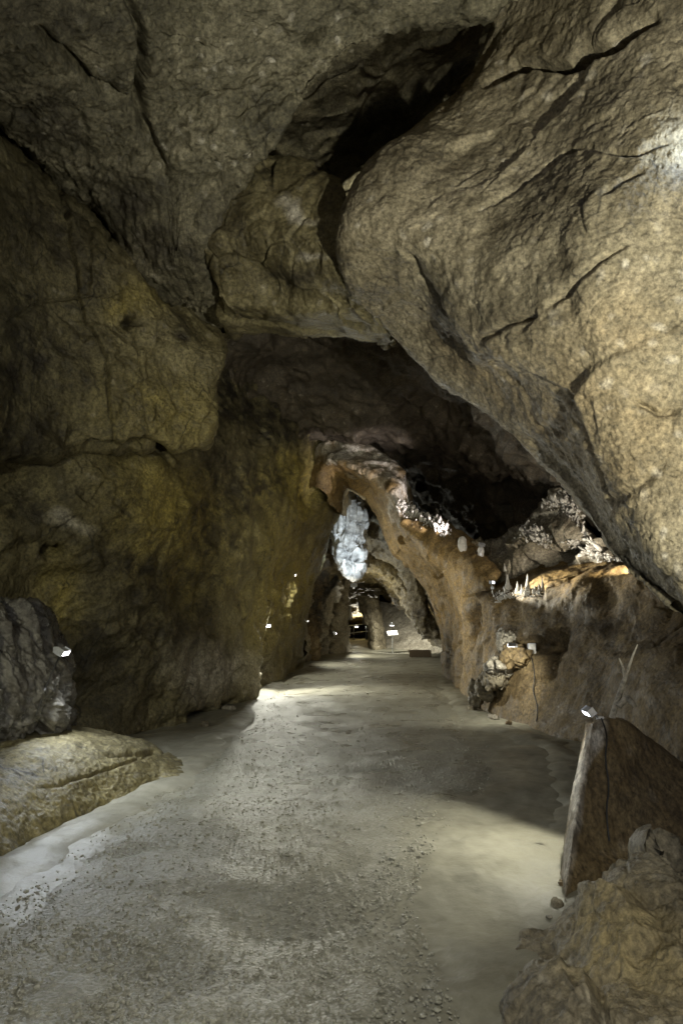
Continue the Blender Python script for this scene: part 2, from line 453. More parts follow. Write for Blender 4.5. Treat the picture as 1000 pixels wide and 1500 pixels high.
# worn mortar kerbs along both edges of the path
def kerb(line, w, h, seed):
    L = np.array(line, float); t = np.concatenate([[0], np.cumsum(np.linalg.norm(np.diff(L, axis=0), axis=1))])
    C = pchip(L, t, [max(4, int(d/.05)) for d in np.diff(t)])
    d = np.gradient(C, axis=0); d /= np.linalg.norm(d, axis=1)[:, None]; n = np.stack([d[:, 1], -d[:, 0]], -1)
    k = np.linspace(-1, 1, 17)
    z1 = np.stack([C[:, 0], C[:, 1], 0*C[:, 0]], -1)
    q_ = np.linspace(0, 1, len(C)); fade = np.clip(np.minimum(q_, 1-q_)*9, 0, 1)
    ww = w*(1+.9*perlin(z1/.8, seed)+.5*perlin(z1/.25, seed+2)); hh = h*(1+1.1*perlin(z1/.7, seed+1)+.6*perlin(z1/.2, seed+3))*fade
    X = C[:, None, 0]+n[:, None, 0]*k*ww[:, None]; Y = C[:, None, 1]+n[:, None, 1]*k*ww[:, None]
    p = np.stack([X.ravel(), Y.ravel(), 0*X.ravel()], -1)
    Z = gz(X, Y)-.02+np.cos(k*math.pi/2)**.8*(hh[:, None]+.02) + (fbm(p/.22, 3, seed)*.022+fbm(p/.05, 2, seed)*.006).reshape(X.shape)*np.cos(k*math.pi/2)
    o = link('kerb', grid_mesh('kerb', np.stack([X, Y, Z], -1)), M['mud']); tag(o, kind='structure')
kerb([(-2.75, 2.6), (-2.45, 3.6), (-2.2, 4.7), (-2.12, 5.6), (-1.98, 6.5), (-1.80, 7.4), (-1.74, 9), (-1.70, 12), (-1.75, 16), (-1.85, 21)], .30, .04, 70)
kerb([(1.55, 5.3), (1.85, 5.9), (2.2, 6.7), (2.5, 7.7), (2.68, 8.9), (2.5, 10.3), (2.3, 12.1), (2.5, 15), (2.9, 20)], .30, .035, 80)

# loose pebbles lying on the path
def pebble_field(n, seed):
    r = np.random.RandomState(seed)
    ico = bmesh.new(); bmesh.ops.create_icosphere(ico, subdivisions=1, radius=1); ico.verts.ensure_lookup_table()
    bv = np.array([v.co[:] for v in ico.verts]); bf = np.array([[v.index for v in f.verts] for f in ico.faces]); ico.free()
    py = r.uniform(985, 1620, n); Y = 1.6/np.tan(np.arctan((py-750)/FPX)-PITCH)
    sx = r.uniform(.02, .98, n); x = edge(LE, Y)+(edge(RE, Y)-edge(LE, Y))*sx
    pq = np.stack([x, Y, 0*x], -1)
    keep = (perlin(pq/1.4, 61)*1.4+.6+r.uniform(-.6, .6, n)) > .4
    x, Y = x[keep], Y[keep]; n = len(x)
    z = gz(x, Y)+.022
    sz = (r.gamma(2.0, .0019, n)+.0025)[:, None, None]
    ax = np.stack([r.uniform(.7, 1.3, n), r.uniform(.7, 1.3, n), r.uniform(.45, .9, n)], -1)[:, None, :]
    a = r.uniform(0, 6.28, n); ca, sa = np.cos(a), np.sin(a)
    v = bv[None]*(1+r.uniform(-.25, .25, (n, len(bv), 1)))*ax*sz
    X = v[..., 0]*ca[:, None]-v[..., 1]*sa[:, None]; Yv = v[..., 0]*sa[:, None]+v[..., 1]*ca[:, None]
    V = np.stack([X+x[:, None], Yv+Y[:, None], v[..., 2]+z[:, None]], -1).reshape(-1, 3)
    F = (bf[None]+(np.arange(n)*len(bv))[:, None, None]).reshape(-1, 3)
    me = bpy.data.meshes.new('gravel')
    me.vertices.add(len(V)); me.vertices.foreach_set('co', V.reshape(-1).astype(np.float32))
    me.loops.add(F.size); me.loops.foreach_set('vertex_index', F.reshape(-1).astype(np.int32))
    me.polygons.add(len(F)); me.polygons.foreach_set('loop_start', np.arange(0, F.size, 3, dtype=np.int32))
    me.update(); me.validate()
    return me
gravel = link('gravel', pebble_field(18000, 5), M['pebble'])
tag(gravel, 'loose wet grey gravel strewn over the cave path', 'gravel', kind='stuff')

# ------------------------------------------------------------------ cave rock
BED = (.78, -.25, .55)
# vault closing the cave above and around everything
def shell():
    st = []
    for y in (-1.5, 4, 10, 16, 22, 28, 34, 40, 46, 54):
        ring = []
        for k in range(15):
            a = math.pi*k/14
            ring.append(np.array([.8-math.cos(a)*(10.5), y, -1.0+math.sin(a)*14.5]))
        st.append(ring)
    st.append([np.array([.8+(q[0]-.8)*.02, 55.5, -1.6]) for q in st[-1]])
    return st
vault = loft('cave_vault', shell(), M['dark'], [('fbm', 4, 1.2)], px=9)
tag(vault, kind='structure')

LWALL = o = loft('cave_wall', [
    [P(-330,300,4.6), P(0,380,8.5), P(150,420,10.2), P(285,430,12), P(390,450,14), P(470,540,17), P(485,615,19)],
    [P(-330,560,4.6), P(0,560,8.8), P(130,560,10.2), P(275,560,12.4), P(370,570,14.8), P(450,600,18), P(485,650,20)],
    [P(-330,680,4.7), P(0,675,7.7), P(130,675,8.9), P(250,675,10.3), P(350,680,13.4), P(440,690,18), P(493,705,21.5)],
    [P(-330,780,4.9), P(20,780,8.2), P(140,780,9.1), P(260,780,10.6), P(350,780,13.2), P(430,780,18), P(484,768,22.5)],
    [P(-330,870,5), P(50,870,8.8), P(150,870,9.5), P(260,870,11), P(345,870,13.4), P(408,860,18), P(455,850,23.5)],
    [P(-330,960,5), P(80,960,9.1), P(160,960,9.7), P(260,960,11.2), P(342,955,13.4), P(396,930,18), P(446,915,25)],
    [P(-330,1100,5), P(80,1030,9.1), P(160,1025,9.8), P(260,1020,11.4), P(345,1000,13.6), P(392,975,18), P(443,950,26)],
    [G(-330,5), G(80,9.0), G(165,9.9), G(268,11.6), G(352,14.0), G(392,17.5), G(440,27)]],
    M['wall'],
    [('fbm', 2.6, .42, {'oct': 3}), ('ridge', 1.1, .13, {'dir': (.6, .6, .35), 'k': 2.4, 'oct': 2, 'warp': .5}), ('facet', .75, .10, {'mask': 1.5, 'warp': .4}), ('facet', .24, .05, {'mask': .9, 'warp': .5}), ('fbm', .3, .07, {'dir': (.4, .6, .45), 'k': 1.6, 'oct': 5, 'gain': .56})],
    px=1.6, wrap={'r': [(-4, 0, 1.5), (-10, 0, 4)]},
    cuts=[([(345, 965), (338, 985), (334, 1005)], 3, .12), ([(272, 1046), (290, 1048), (312, 1050)], 7, .55), ([(325, 1040), (345, 1034)], 5, .4), ([(395, 905), (384, 950), (386, 1000)], 5, .25), ([(60, 800), (75, 812), (90, 806)], 7, .3)],
    stains=[(350, 700, 110, 55, 15, .9), (330, 745, 90, 34, -12, .9), (260, 860, 150, 60, -20, .75), (350, 560, 80, 120, 0, 1), (140, 960, 90, 60, 0, .55), (410, 620, 70, 60, 0, 1), (310, 790, 50, 22, -20, .9), (200, 830, 60, 26, 10, .9), (160, 760, 40, 50, 20, .8), (60, 740, 60, 60, 0, .8), (230, 920, 90, 40, 0, .8)],  # black staining; upper blobs put the cavity's shade into the colour
    ochre=[(240, 750, 100, 70, 10, .95), (430, 710, 55, 55, 0, .95), (270, 840, 70, 50, 0, .7), (90, 880, 30, 60, 0, .7), (410, 860, 40, 70, 30, .6), (400, 830, 40, 120, 10, .5)],
    calc=[(295, 985, 60, 45, 0, .45), (370, 990, 20, 30, 0, .3), (95, 770, 25, 12, 0, .5)])
tag(o, kind='structure')

o = loft('cave_wall', [
    [P(-330,-10,4.6), P(0,185,7.6), P(90,262,8.4), P(180,352,9.0), P(260,432,9.6), P(328,486,10.2)],
    [P(-330,120,4.3), P(0,235,7.1), P(90,300,7.9), P(180,385,8.4), P(258,455,9.0), P(333,500,9.7)],
    [P(-330,300,4.2), P(0,350,6.9), P(90,385,7.7), P(180,440,8.2), P(255,490,8.8), P(334,520,9.5)],
    [P(-330,480,4.2), P(0,480,7.0), P(90,490,7.8), P(180,510,8.3), P(250,540,8.9), P(313,562,9.5)],
    [P(-330,600,4.3), P(0,590,7.1), P(90,590,7.9), P(175,595,8.4), P(245,600,9.0), P(310,610,9.6)],
    [P(-330,690,4.5), P(0,672,7.4), P(90,662,8.3), P(170,656,8.7), P(240,655,9.2), P(298,645,9.8)]],
    M['wall'],
    [('fbm', 2.2, .30, {'oct': 3}), ('facet', .9, .09, {'warp': .5, 'mask': 2}), ('facet', .26, .04, {'warp': .5, 'mask': .8}), ('fbm', .26, .05, {'oct': 5, 'gain': .58})],
    px=1.6, wrap={'r': [(-10, 0, 1.2), (-25, 0, 3)], 't': [(0, 10, .8), (0, 25, 2)], 'b': [(0, 6, .7), (0, 8, 1.6)]},
    cuts=[([(125, 655), (150, 657), (168, 655)], 6, .45), ([(180, 658), (205, 650), (230, 655), (255, 680)], 6, .5), ([(192, 478), (206, 470), (222, 468)], 8, .25),
          ([(80, 230), (118, 380), (128, 470), (160, 520), (162, 660)], 2.2, .10), ([(150, 320), (185, 400), (205, 480), (212, 640)], 2.0, .09), ([(40, 250), (60, 400), (90, 480)], 2.0, .08), ([(100, 290), (140, 330), (135, 430)], 1.8, .07), ([(10, 470), (70, 440), (130, 425), (190, 420)], 1.8, .06), ([(245, 450), (238, 520), (250, 590)], 1.8, .07)],
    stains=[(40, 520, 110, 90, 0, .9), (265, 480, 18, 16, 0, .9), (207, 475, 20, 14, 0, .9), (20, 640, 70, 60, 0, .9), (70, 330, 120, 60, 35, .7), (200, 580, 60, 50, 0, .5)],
    ochre=[(240, 600, 90, 60, 0, .4), (200, 440, 40, 30, 0, .5)])
tag(o, kind='structure')

o = loft('cave_ceiling', [
    [P(-330,-400,3), P(0,-380,3.3), P(180,-380,3.5), P(350,-380,3.8), P(550,-350,4.0), P(850,-350,4.2), P(1250,-350,3.8)],
    [P(-330,-90,4), P(0,-20,4.9), P(170,-30,5.3), P(330,-40,5.7), P(500,-60,6), P(800,-60,6.1), P(1250,-150,5.2)],
    [P(-330,20,4.4), P(0,60,5.3), P(150,60,5.8), P(290,60,6.2), P(430,30,6.5), P(580,18,6.7), P(730,8,6.6)],
    [P(-330,80,4.8), P(0,110,5.8), P(130,130,6.4), P(250,130,6.8), P(360,110,6.9), P(470,75,6.9), P(560,38,6.9)],
    [P(-330,120,5), P(0,150,6.4), P(110,210,7.1), P(220,210,7.2), P(320,190,7.1), P(400,170,7.1), P(450,130,7.1)],
    [P(-330,150,5.5), P(0,182,7.2), P(100,270,8.1), P(210,300,7.8), P(290,250,7.5), P(350,235,7.5), P(400,208,7.3)],
    [P(-330,170,6.2), P(0,195,8.2), P(110,290,9.1), P(240,420,9.0), P(285,370,8.3), P(330,290,7.9), P(360,245,7.8)],
    [P(-330,190,7), P(0,210,9.4), P(130,310,10), P(270,450,10.2), P(325,480,9.8), P(350,400,9.2), P(380,300,8.8)]],
    M['roof'],
    [('fbm', 1.9, .26, {'oct': 3}), ('facet', .8, .09, {'dir': BED, 'k': 1.7, 'warp': .6}), ('facet', .25, .05, {'dir': BED, 'k': 1.6, 'warp': .5}), ('ridge', .45, .06, {'dir': BED, 'k': 2.6, 'warp': .5}), ('facet', .1, .016), ('fbm', .13, .05, {'oct': 4, 'gain': .6}), ('fbm', .04, .008)],
    px=1.7, wrap={'r': [(-12, -12, 1.0), (-30, -25, 2.6)]},
    cuts=[([(190, -20), (205, 60), (200, 130), (215, 200), (250, 270)], 7, .22), ([(0, 60), (60, 50), (130, 110), (190, 140)], 8, .2), ([(270, 70), (320, 75)], 4, .15), ([(440, 65), (480, 45)], 6, .22), ([(300, 235), (360, 228)], 3, .15)],
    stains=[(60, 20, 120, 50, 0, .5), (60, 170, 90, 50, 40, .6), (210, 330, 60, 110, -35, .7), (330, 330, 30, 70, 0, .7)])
tag(o, kind='structure')

o = loft('cave_ceiling', [
    [P(302,250,8.3), P(350,240,8.1), P(420,232,7.9), P(495,268,7.7)],
    [P(298,290,8.1), P(352,280,7.9), P(425,280,7.7), P(503,300,7.5)],
    [P(303,345,8.1), P(360,340,7.9), P(435,345,7.6), P(512,362,7.35)],
    [P(308,390,8.3), P(385,383,8.1), P(440,398,7.75), P(525,425,7.5)],
    [P(315,420,8.5), P(390,416,8.4), P(448,432,8.05), P(535,447,7.7)],
    [P(322,452,8.7), P(395,450,8.5), P(455,460,8.2), P(555,470,7.85)],
    [P(335,480,9.5), P(400,479,9.2), P(475,483,9.0), P(575,493,8.6)]],
    M['wall'],
    [('fbm', 1.2, .12, {'oct': 3}), ('facet', .5, .09, {'warp': .4}), ('ridge', .35, .03), ('fbm', .1, .018), ('fbm', .045, .007)],
    px=1.6, wrap={'b': [(0, 4, 1.2), (0, -5, 3.5)], 't': [(0, 12, .6), (0, 30, 1.6)], 'l': [(6, 4, .8), (20, 6, 2)], 'r': [(-6, 4, .5), (-16, 8, 1.8)]},
    stains=[(420, 408, 70, 18, 8, .9), (335, 320, 40, 50, 0, .5)], calc=[(432, 312, 26, 10, 10, .6), (458, 385, 20, 7, 10, .5)])
tag(o, kind='structure')

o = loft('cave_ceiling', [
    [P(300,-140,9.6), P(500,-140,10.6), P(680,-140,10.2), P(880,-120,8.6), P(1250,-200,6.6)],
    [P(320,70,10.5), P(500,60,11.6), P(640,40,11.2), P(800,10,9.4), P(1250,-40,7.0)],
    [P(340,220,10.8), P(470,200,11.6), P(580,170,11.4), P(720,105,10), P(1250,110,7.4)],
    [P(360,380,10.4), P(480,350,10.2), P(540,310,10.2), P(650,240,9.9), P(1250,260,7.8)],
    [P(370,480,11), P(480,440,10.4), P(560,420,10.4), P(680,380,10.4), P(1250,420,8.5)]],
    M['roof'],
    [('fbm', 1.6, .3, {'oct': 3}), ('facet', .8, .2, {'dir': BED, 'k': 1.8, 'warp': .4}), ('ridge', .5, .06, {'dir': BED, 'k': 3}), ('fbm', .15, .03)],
    px=2.2, stains=[(560, 170, 260, 190, -45, .5)])  # shade of the recess put into the colour of its rock
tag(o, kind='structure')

ROOFSLAB = o = loft('cave_roof_slab', [
    [P(800,-190,6.3), P(860,-200,5.9), P(940,-210,5.4), P(1060,-230,5.0), P(1330,-270,4.8)],
    [P(745,-15,6.6), P(805,-20,6.15), P(890,-30,5.6), P(1010,-50,5.1), P(1330,-110,4.9)],
    [P(697,98,6.75), P(780,104,6.25), P(875,98,5.65), P(1005,75,5.1), P(1330,30,4.95)],
    [P(630,175,6.75), P(720,195,6.30), P(825,205,5.75), P(960,195,5.05), P(1330,190,5.00)],
    [P(545,250,6.75), P(640,280,6.30), P(760,300,5.85), P(915,300,5.05), P(1330,330,5.00)],
    [P(497,352,6.95), P(590,352,6.50), P(710,385,6.05), P(885,400,5.15), P(1330,460,5.00)],
    [P(508,422,7.45), P(602,405,6.90), P(693,490,6.40), P(855,480,5.35), P(1330,570,5.00)],
    [P(568,490,7.95), P(640,500,7.50), P(722,540,6.90), P(865,570,5.55), P(1330,690,5.00)],
    [P(650,562,7.85), P(715,590,7.40), P(790,630,6.75), P(905,670,5.55), P(1330,810,5.00)],
    [P(740,628,7.55), P(790,660,7.10), P(850,705,6.45), P(935,760,5.55), P(1330,910,5.00)],
    [P(832,725,6.95), P(868,750,6.60), P(910,790,6.15), P(975,835,5.45), P(1330,990,5.00)],
    [P(903,815,6.35), P(925,832,6.20), P(955,855,5.95), P(1010,890,5.45), P(1330,1060,5.00)],
    [P(985,885,5.85), P(1003,902,5.90), P(1030,920,5.85), P(1080,950,5.45), P(1330,1120,5.00)]],
    M['slab'],
    [('fbm', 2.0, .14, {'oct': 3}), ('facet', 1.1, .08, {'dir': BED, 'k': 1.5, 'warp': .3}), ('facet', .42, .04, {'dir': BED, 'k': 1.4, 'warp': .3, 'mask': .8}), ('fbm', .16, .026, {'oct': 5, 'gain': .62}), ('facet', .09, .012, {'warp': .5, 'mask': .5}), ('fbm', .028, .007)],
    px=1.45, wrap={'l': [(22, 0, 1.2), (55, 0, 3.4)]}, vmax=420000,
    cuts=[([(700, 112), (755, 90), (830, 94), (880, 72), (965, 38)], 5.6, 0.320), ([(600, 372), (612, 395), (650, 460), (690, 522)], 4.0, 0.066), ([(800, 450), (850, 405), (915, 362)], 4.0, 0.066), ([(860, 215), (930, 225), (985, 200)], 4.0, 0.066), ([(880, 290), (940, 250)], 4.0, 0.055),
          ([(700, 300), (780, 250), (860, 215)], 3.2, 0.044), ([(700, 500), (735, 470), (778, 462)], 4.8, 0.083), ([(930, 590), (960, 610), (990, 600)], 4.0, 0.066)],
    stains=[(640, 470, 80, 60, 40, .35), (760, 600, 120, 45, 42, .45)],
    ochre=[(870, 620, 160, 120, 40, .5), (760, 580, 150, 50, 42, .5), (900, 480, 90, 60, 0, .4)])
tag(o, kind='structure')

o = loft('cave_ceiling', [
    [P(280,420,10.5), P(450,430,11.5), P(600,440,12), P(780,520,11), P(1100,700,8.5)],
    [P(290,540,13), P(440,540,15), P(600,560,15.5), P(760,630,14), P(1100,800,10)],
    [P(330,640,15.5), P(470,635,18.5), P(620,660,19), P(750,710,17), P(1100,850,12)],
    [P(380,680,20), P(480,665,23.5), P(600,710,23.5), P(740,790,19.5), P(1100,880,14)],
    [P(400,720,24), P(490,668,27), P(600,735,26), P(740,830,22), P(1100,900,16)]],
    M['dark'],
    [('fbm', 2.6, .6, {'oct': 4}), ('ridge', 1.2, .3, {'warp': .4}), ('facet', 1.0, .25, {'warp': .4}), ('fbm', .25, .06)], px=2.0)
tag(o, kind='structure')

# arch in the middle of the passage
ar = [  # outer, brow, lip, soffit, inner
    [(452,720,19.6), (462,712,19.2), (468,712,19.0), (480,728,19.1), (490,748,19.8)],
    [(455,690,19.3), (464,688,18.9), (470,690,18.7), (482,700,19.0), (494,722,19.8)],
    [(462,652,19.2), (472,658,18.7), (480,674,18.3), (488,686,18.8), (499,706,19.8)],
    [(500,646,19.0), (504,660,18.4), (510,681,17.8), (515,695,18.6), (523,719,19.8)],
    [(558,660,18.6), (556,676,18.0), (556,700,17.3), (553,716,18.2), (549,747,19.8)],
    [(590,696,18.0), (585,708,17.4), (580,728,16.8), (572,744,17.9), (562,770,19.8)],
    [(594,738,17.5), (592,746,16.9), (587,760,16.4), (584,776,17.6), (578,800,20)],
    [(640,766,16.5), (634,780,15.9), (626,800,15.8), (616,812,17.4), (604,832,20.3)],
    [(702,803,15.0), (690,818,14.7), (668,838,15.2), (650,850,17.4), (630,872,20.8)],
    [(725,850,13.9), (705,866,14.0), (682,884,15.0), (664,890,17.4), (643,912,21)],
    [(722,920,13.5), (705,922,13.7), (686,930,14.8), (668,935,17.4), (648,944,21)]]
rows = [[P(*q) for q in r] for r in ar]
rows.append([G(712,13.0), G(700,13.4), G(688,14.3), G(668,17), G(650,21.5)])
ARCH = o = loft('cave_arch', rows, M['brown'],
    [('fbm', 1.4, .22, {'oct': 3}), ('facet', .7, .10, {'warp': .4}), ('ridge', .6, .06, {'dir': (.3, 0, 1), 'k': 2, 'oct': 3}), ('fbm', .15, .03)],
    px=1.2, wrap={'r': [(6, 4, 1.5), (14, 8, 4)], 'l': [(4, 10, 1.2), (8, 20, 3)]},
    cuts=[([(735, 850), (700, 905), (690, 960)], 6, .25)],
    ochre=[(660, 860, 60, 90, 30, .9), (610, 800, 60, 40, 40, .8), (530, 705, 60, 30, 20, .8), (690, 930, 30, 60, 0, .6)],
    stains=[(655, 960, 20, 50, 0, .5)], calc=[(500, 660, 40, 16, 5, 1), (552, 676, 40, 22, 25, 1), (586, 715, 12, 40, 0, 1)])
tag(o, kind='structure')

# ledge and mud slope on the right
SLOPE = o = loft('cave_slope', [
    [P(692,862,14.6), P(740,850,14.3), P(790,832,14.1), P(832,822,13.6), P(872,818,13.0), P(930,826,11.6), P(1250,945,7.0)],
    [P(698,878,13.6), P(742,871,12.9), P(792,860,12.4), P(842,848,11.8), P(892,840,11.2), P(955,850,10), P(1250,980,6.6)],
    [P(706,920,13.2), P(752,915,12.3), P(805,912,11.6), P(852,908,10.9), P(912,915,10), P(975,930,8.9), P(1250,1050,6.2)],
    [P(700,975,13.0), P(750,980,11.8), P(805,985,10.9), P(852,985,10.1), P(915,995,9.1), P(985,1010,8), P(1250,1150,5.8)],
    [G(696,12.9), G(738,11.5), G(788,10.1), G(838,9.25), G(910,8.2), G(990,7.3), G(1250,5.4)]],
    M['brown'],
    [('fbm', 1.6, .22, {'oct': 3}), ('facet', .6, .05, {'warp': .4, 'mask': 1.2}), ('fbm', .2, .022), ('fbm', .06, .006)],
    px=1.5,
    cuts=[([(775, 862), (820, 852), (870, 830), (905, 828)], 3, .08), ([(765, 935), (800, 945), (830, 930)], 12, .2), ([(836, 1086), (850, 1100)], 8, .3)],
    ochre=[(850, 842, 90, 22, -8, .95), (705, 930, 40, 80, 0, .7)],
    stains=[(860, 920, 160, 50, 10, .6), (800, 940, 60, 40, 0, .6), (930, 1000, 90, 60, 0, .4)])
tag(o, kind='structure')
LEDGE = o = loft('cave_wall', [
    [P(685,806,15.6), P(740,787,15), P(778,762,14.6), P(822,718,14), P(858,780,13.2), P(920,822,11.7), P(1250,920,7.0)],
    [P(688,822,15.2), P(740,808,14.6), P(782,784,14.2), P(828,748,13.7), P(862,792,13.0), P(923,823,11.5), P(1250,928,6.95)],
    [P(690,840,14.9), P(740,828,14.3), P(787,806,13.8), P(830,786,13.3), P(868,806,12.8), P(925,825,11.4), P(1250,938,6.9)],
    [P(692,868,14.4), P(740,860,14.2), P(790,842,14.0), P(832,830,13.5), P(872,824,12.9), P(930,829,11.6), P(1250,952,7.0)]],
    M['grey'],
    [('fbm', 1.2, .2, {'oct': 3}), ('facet', .7, .22, {'warp': .4}), ('facet', .25, .06), ('ridge', .3, .05), ('fbm', .1, .03)],
    px=1.2, wrap={'t': [(0, 8, 1.5), (0, 16, 4)]},
    cuts=[([(790, 815), (830, 816), (858, 800)], 6, .4), ([(770, 830), (800, 838)], 4, .25)],
    ochre=[(700, 830, 30, 40, 0, .6), (790, 800, 60, 20, -30, .3)], stains=[(770, 770, 40, 12, -35, .5)])
tag(o, kind='structure')

# passage beyond the arch
rings = []
for Y, pts in ((24.8, [(438,None), (444,900), (452,800), (478,695), (540,695), (612,790), (658,890), (672,None)]),
               (26.5, [(446,None), (449,905), (460,835), (492,775), (537,755), (592,812), (632,890), (648,948)]),
               (29.5, [(455,None), (457,912), (466,855), (500,812), (540,797), (594,845), (624,900), (640,946)]),
               (33.0, [(461,None), (464,918), (476,868), (506,838), (545,832), (592,868), (618,908), (640,943)]),
               (37.0, [(468,None), (470,920), (484,878), (510,852), (548,850), (585,878), (612,910), (640,942)]),
               (42.0, [(475,None), (478,920), (490,882), (512,862), (545,862), (575,882), (610,912), (640,942)])):
    rings.append([G(a, Y) if b is None else P(a, b, Y) for a, b in pts])
TUN = o = loft('cave_wall', rings, M['tunnel'],
    [('fbm', 2.0, .35, {'oct': 4}), ('ridge', .8, .22, {'dir': (.2, 1, .3), 'k': 2, 'warp': .4}), ('facet', .8, .2), ('fbm', .2, .06)], px=1.0,
    ochre=[(530, 850, 60, 40, 0, .6)], stains=[(465, 850, 25, 60, 0, .8), (615, 900, 22, 50, -20, .6), (520, 820, 40, 25, 0, .6)])
tag(o, kind='structure')

# ribs of rock narrowing the passage one behind the other
def rib(stations, Y, inn, mat, th=.9, **kw):
    rows = []
    for q in stations:
        px_, py_ = q[0], q[1]; cx, cy = 545, 935
        if py_ is None:
            sgn = 1 if px_ < cx else -1
            rows.append([G(px_-sgn*10, Y+.2), G(px_, Y-.25*th), G(px_+sgn*inn*.7, Y), G(px_+sgn*inn, Y+.5*th), G(px_+sgn*inn*.6, Y+1.3*th)])
        else:
            d = np.array([cx-px_, cy-py_], float); d /= np.linalg.norm(d)
            f_ = lambda k, y: P(px_+d[0]*k, py_+d[1]*k, y)
            rows.append([f_(-10, Y+.2), f_(0, Y-.25*th), f_(inn*.7, Y), f_(inn, Y+.5*th), f_(inn*.6, Y+1.3*th)])
    o = loft('cave_arch', rows, mat, [('fbm', 1.2, .18, {'oct': 3}), ('facet', .6, .2, {'warp': .4}), ('ridge', .4, .14, {'dir': (.4, 0, 1), 'k': 2}), ('fbm', .15, .05)], px=.9, **kw)
    tag(o, kind='structure'); return o
rib([(524, 752), (552, 766), (580, 792), (604, 826), (612, 862), (622, 900), (640, 936)], 26.2, 22, M['tunnel'], stains=[(626, 905, 16, 40, -20, .7)])
rib([(444, None), (448, 925), (452, 880), (462, 838), (478, 800)], 26.6, 20, M['brown'], stains=[(465, 870, 30, 70, 0, .9)])
rib([(500, 826), (522, 818), (552, 822), (580, 842), (604, 874), (622, 904), (642, 934)], 30.5, 16, M['tunnel'], ochre=[(560, 840, 50, 30, 30, .5)])
rib([(466, None), (468, 930), (472, 900), (482, 872), (498, 850)], 31.5, 12, M['grey'])
# far chamber: yellow roof, dark back, mortared bank on the right, pillar
o = loft('cave_ceiling', [
    [P(495,852,37), P(520,852,37), P(558,862,37)],
    [P(503,885,40), P(524,885,40), P(552,888,40)],
    [P(505,905,43), P(525,908,43.5), P(552,900,43)],
    [P(505,906,46), P(525,908,46), P(552,905,46)]], M['tunnel'],
    [('ridge', .8, .25, {'dir': (1, 0, .6), 'k': 3}), ('facet', .7, .25)], px=.9, ochre=[(525, 895, 40, 30, 0, .7)])
tag(o, kind='structure')
o = loft('cave_bank', [
    [P(548,880,41), P(575,885,39.5), P(610,905,37.5), P(660,925,35)],
    [P(556,915,39), P(580,915,38), P(620,930,36), P(662,942,34)],
    [G(565,37,.2), G(590,36,.1), G(628,34.8,.05), G(668,33)],
    [G(570,36), G(592,35), G(628,33.8), G(668,32)]], M['grey'], [('fbm', 1.2, .12), ('fbm', .2, .03)], px=.9)
tag(o, kind='structure')

def rock_body(name, center, size, mat, recipe, seed=0, n=90, rot=0, shape=None, parent=None):
    """a closed boulder"""
    th = np.linspace(0, math.pi, n//2+1)[:, None]; ph = np.linspace(0, 2*math.pi, n, endpoint=False)[None]
    V = np.stack([np.sin(th)*np.cos(ph), np.sin(th)*np.sin(ph), np.cos(th)+0*ph], -1)
    e = .75
    V = np.sign(V)*np.abs(V)**e
    if shape: V = shape(V)
    V = V*np.array(size)
    c, s_ = math.cos(rot), math.sin(rot)
    V = np.stack([V[..., 0]*c-V[..., 1]*s_, V[..., 0]*s_+V[..., 1]*c, V[..., 2]], -1)
    N = V/np.maximum(np.linalg.norm(V, axis=-1, keepdims=True), 1e-6)
    d = displace(V+np.array(center)+seed*11.7, N, recipe); d[0] = d[0].mean(); d[-1] = d[-1].mean()
    V = V+N*d[..., None]+np.array(center)
    me = grid_mesh(name, V, closed_u=True)
    bm = bmesh.new(); bm.from_mesh(me); bmesh.ops.remove_doubles(bm, verts=bm.verts, dist=1e-5); bmesh.ops.recalc_face_normals(bm, faces=bm.faces); bm.to_mesh(me); bm.free()
    o = link(name, me, mat, parent)
    for an in ('stain', 'ochre'): me.attributes.new(an, 'FLOAT', 'POINT')
    return o

# pillar in front of the far chamber
o = loft('rock_pillar', [
    [P(524,872,37), P(538,874,36.2), P(556,880,37)],
    [P(530,900,37), P(542,900,36.2), P(558,902,37)],
    [P(540,930,37), P(549,930,36.2), P(562,930,37)],
    [G(541,36.6), G(551,35.9), G(566,36.6)]], M['tunnel'], [('ridge', .6, .12), ('facet', .5, .12)], px=.8, wrap={'l': [(4, 0, .6), (8, 0, 1.4)], 'r': [(-4, 0, .6), (-8, 0, 1.4)]})
tag(o, 'slanting rough grey rock pillar between the handrail and the sign', 'rock')
o = loft('rock_pillar', [
    [P(500,850,35.4), P(506,848,34.6), P(514,850,35.4)],
    [P(472,895,34.2), P(490,885,33.6), P(508,880,35)],
    [P(466,925,33.6), P(486,925,33), P(509,915,35)],
    [P(467,950,33), P(486,950,32.4), P(509,945,34.8)],
    [G(468,32.6), G(487,32), G(511,34.6)]], M['grey'], [('ridge', .6, .15), ('facet', .6, .2), ('fbm', .2, .05)], px=.8, wrap={'l': [(4, 0, .8), (8, 0, 2)], 'r': [(-4, 0, .8), (-8, 0, 2)]})
tag(o, 'pale grey fluted rock pillar left of the far handrail', 'rock')

# ------------------------------------------------------------------ separate rocks
ROCKY = [('fbm', .9, .10, {'oct': 3}), ('facet', .4, .06, {'warp': .4}), ('ridge', .3, .03), ('fbm', .09, .018), ('fbm', .035, .006)]
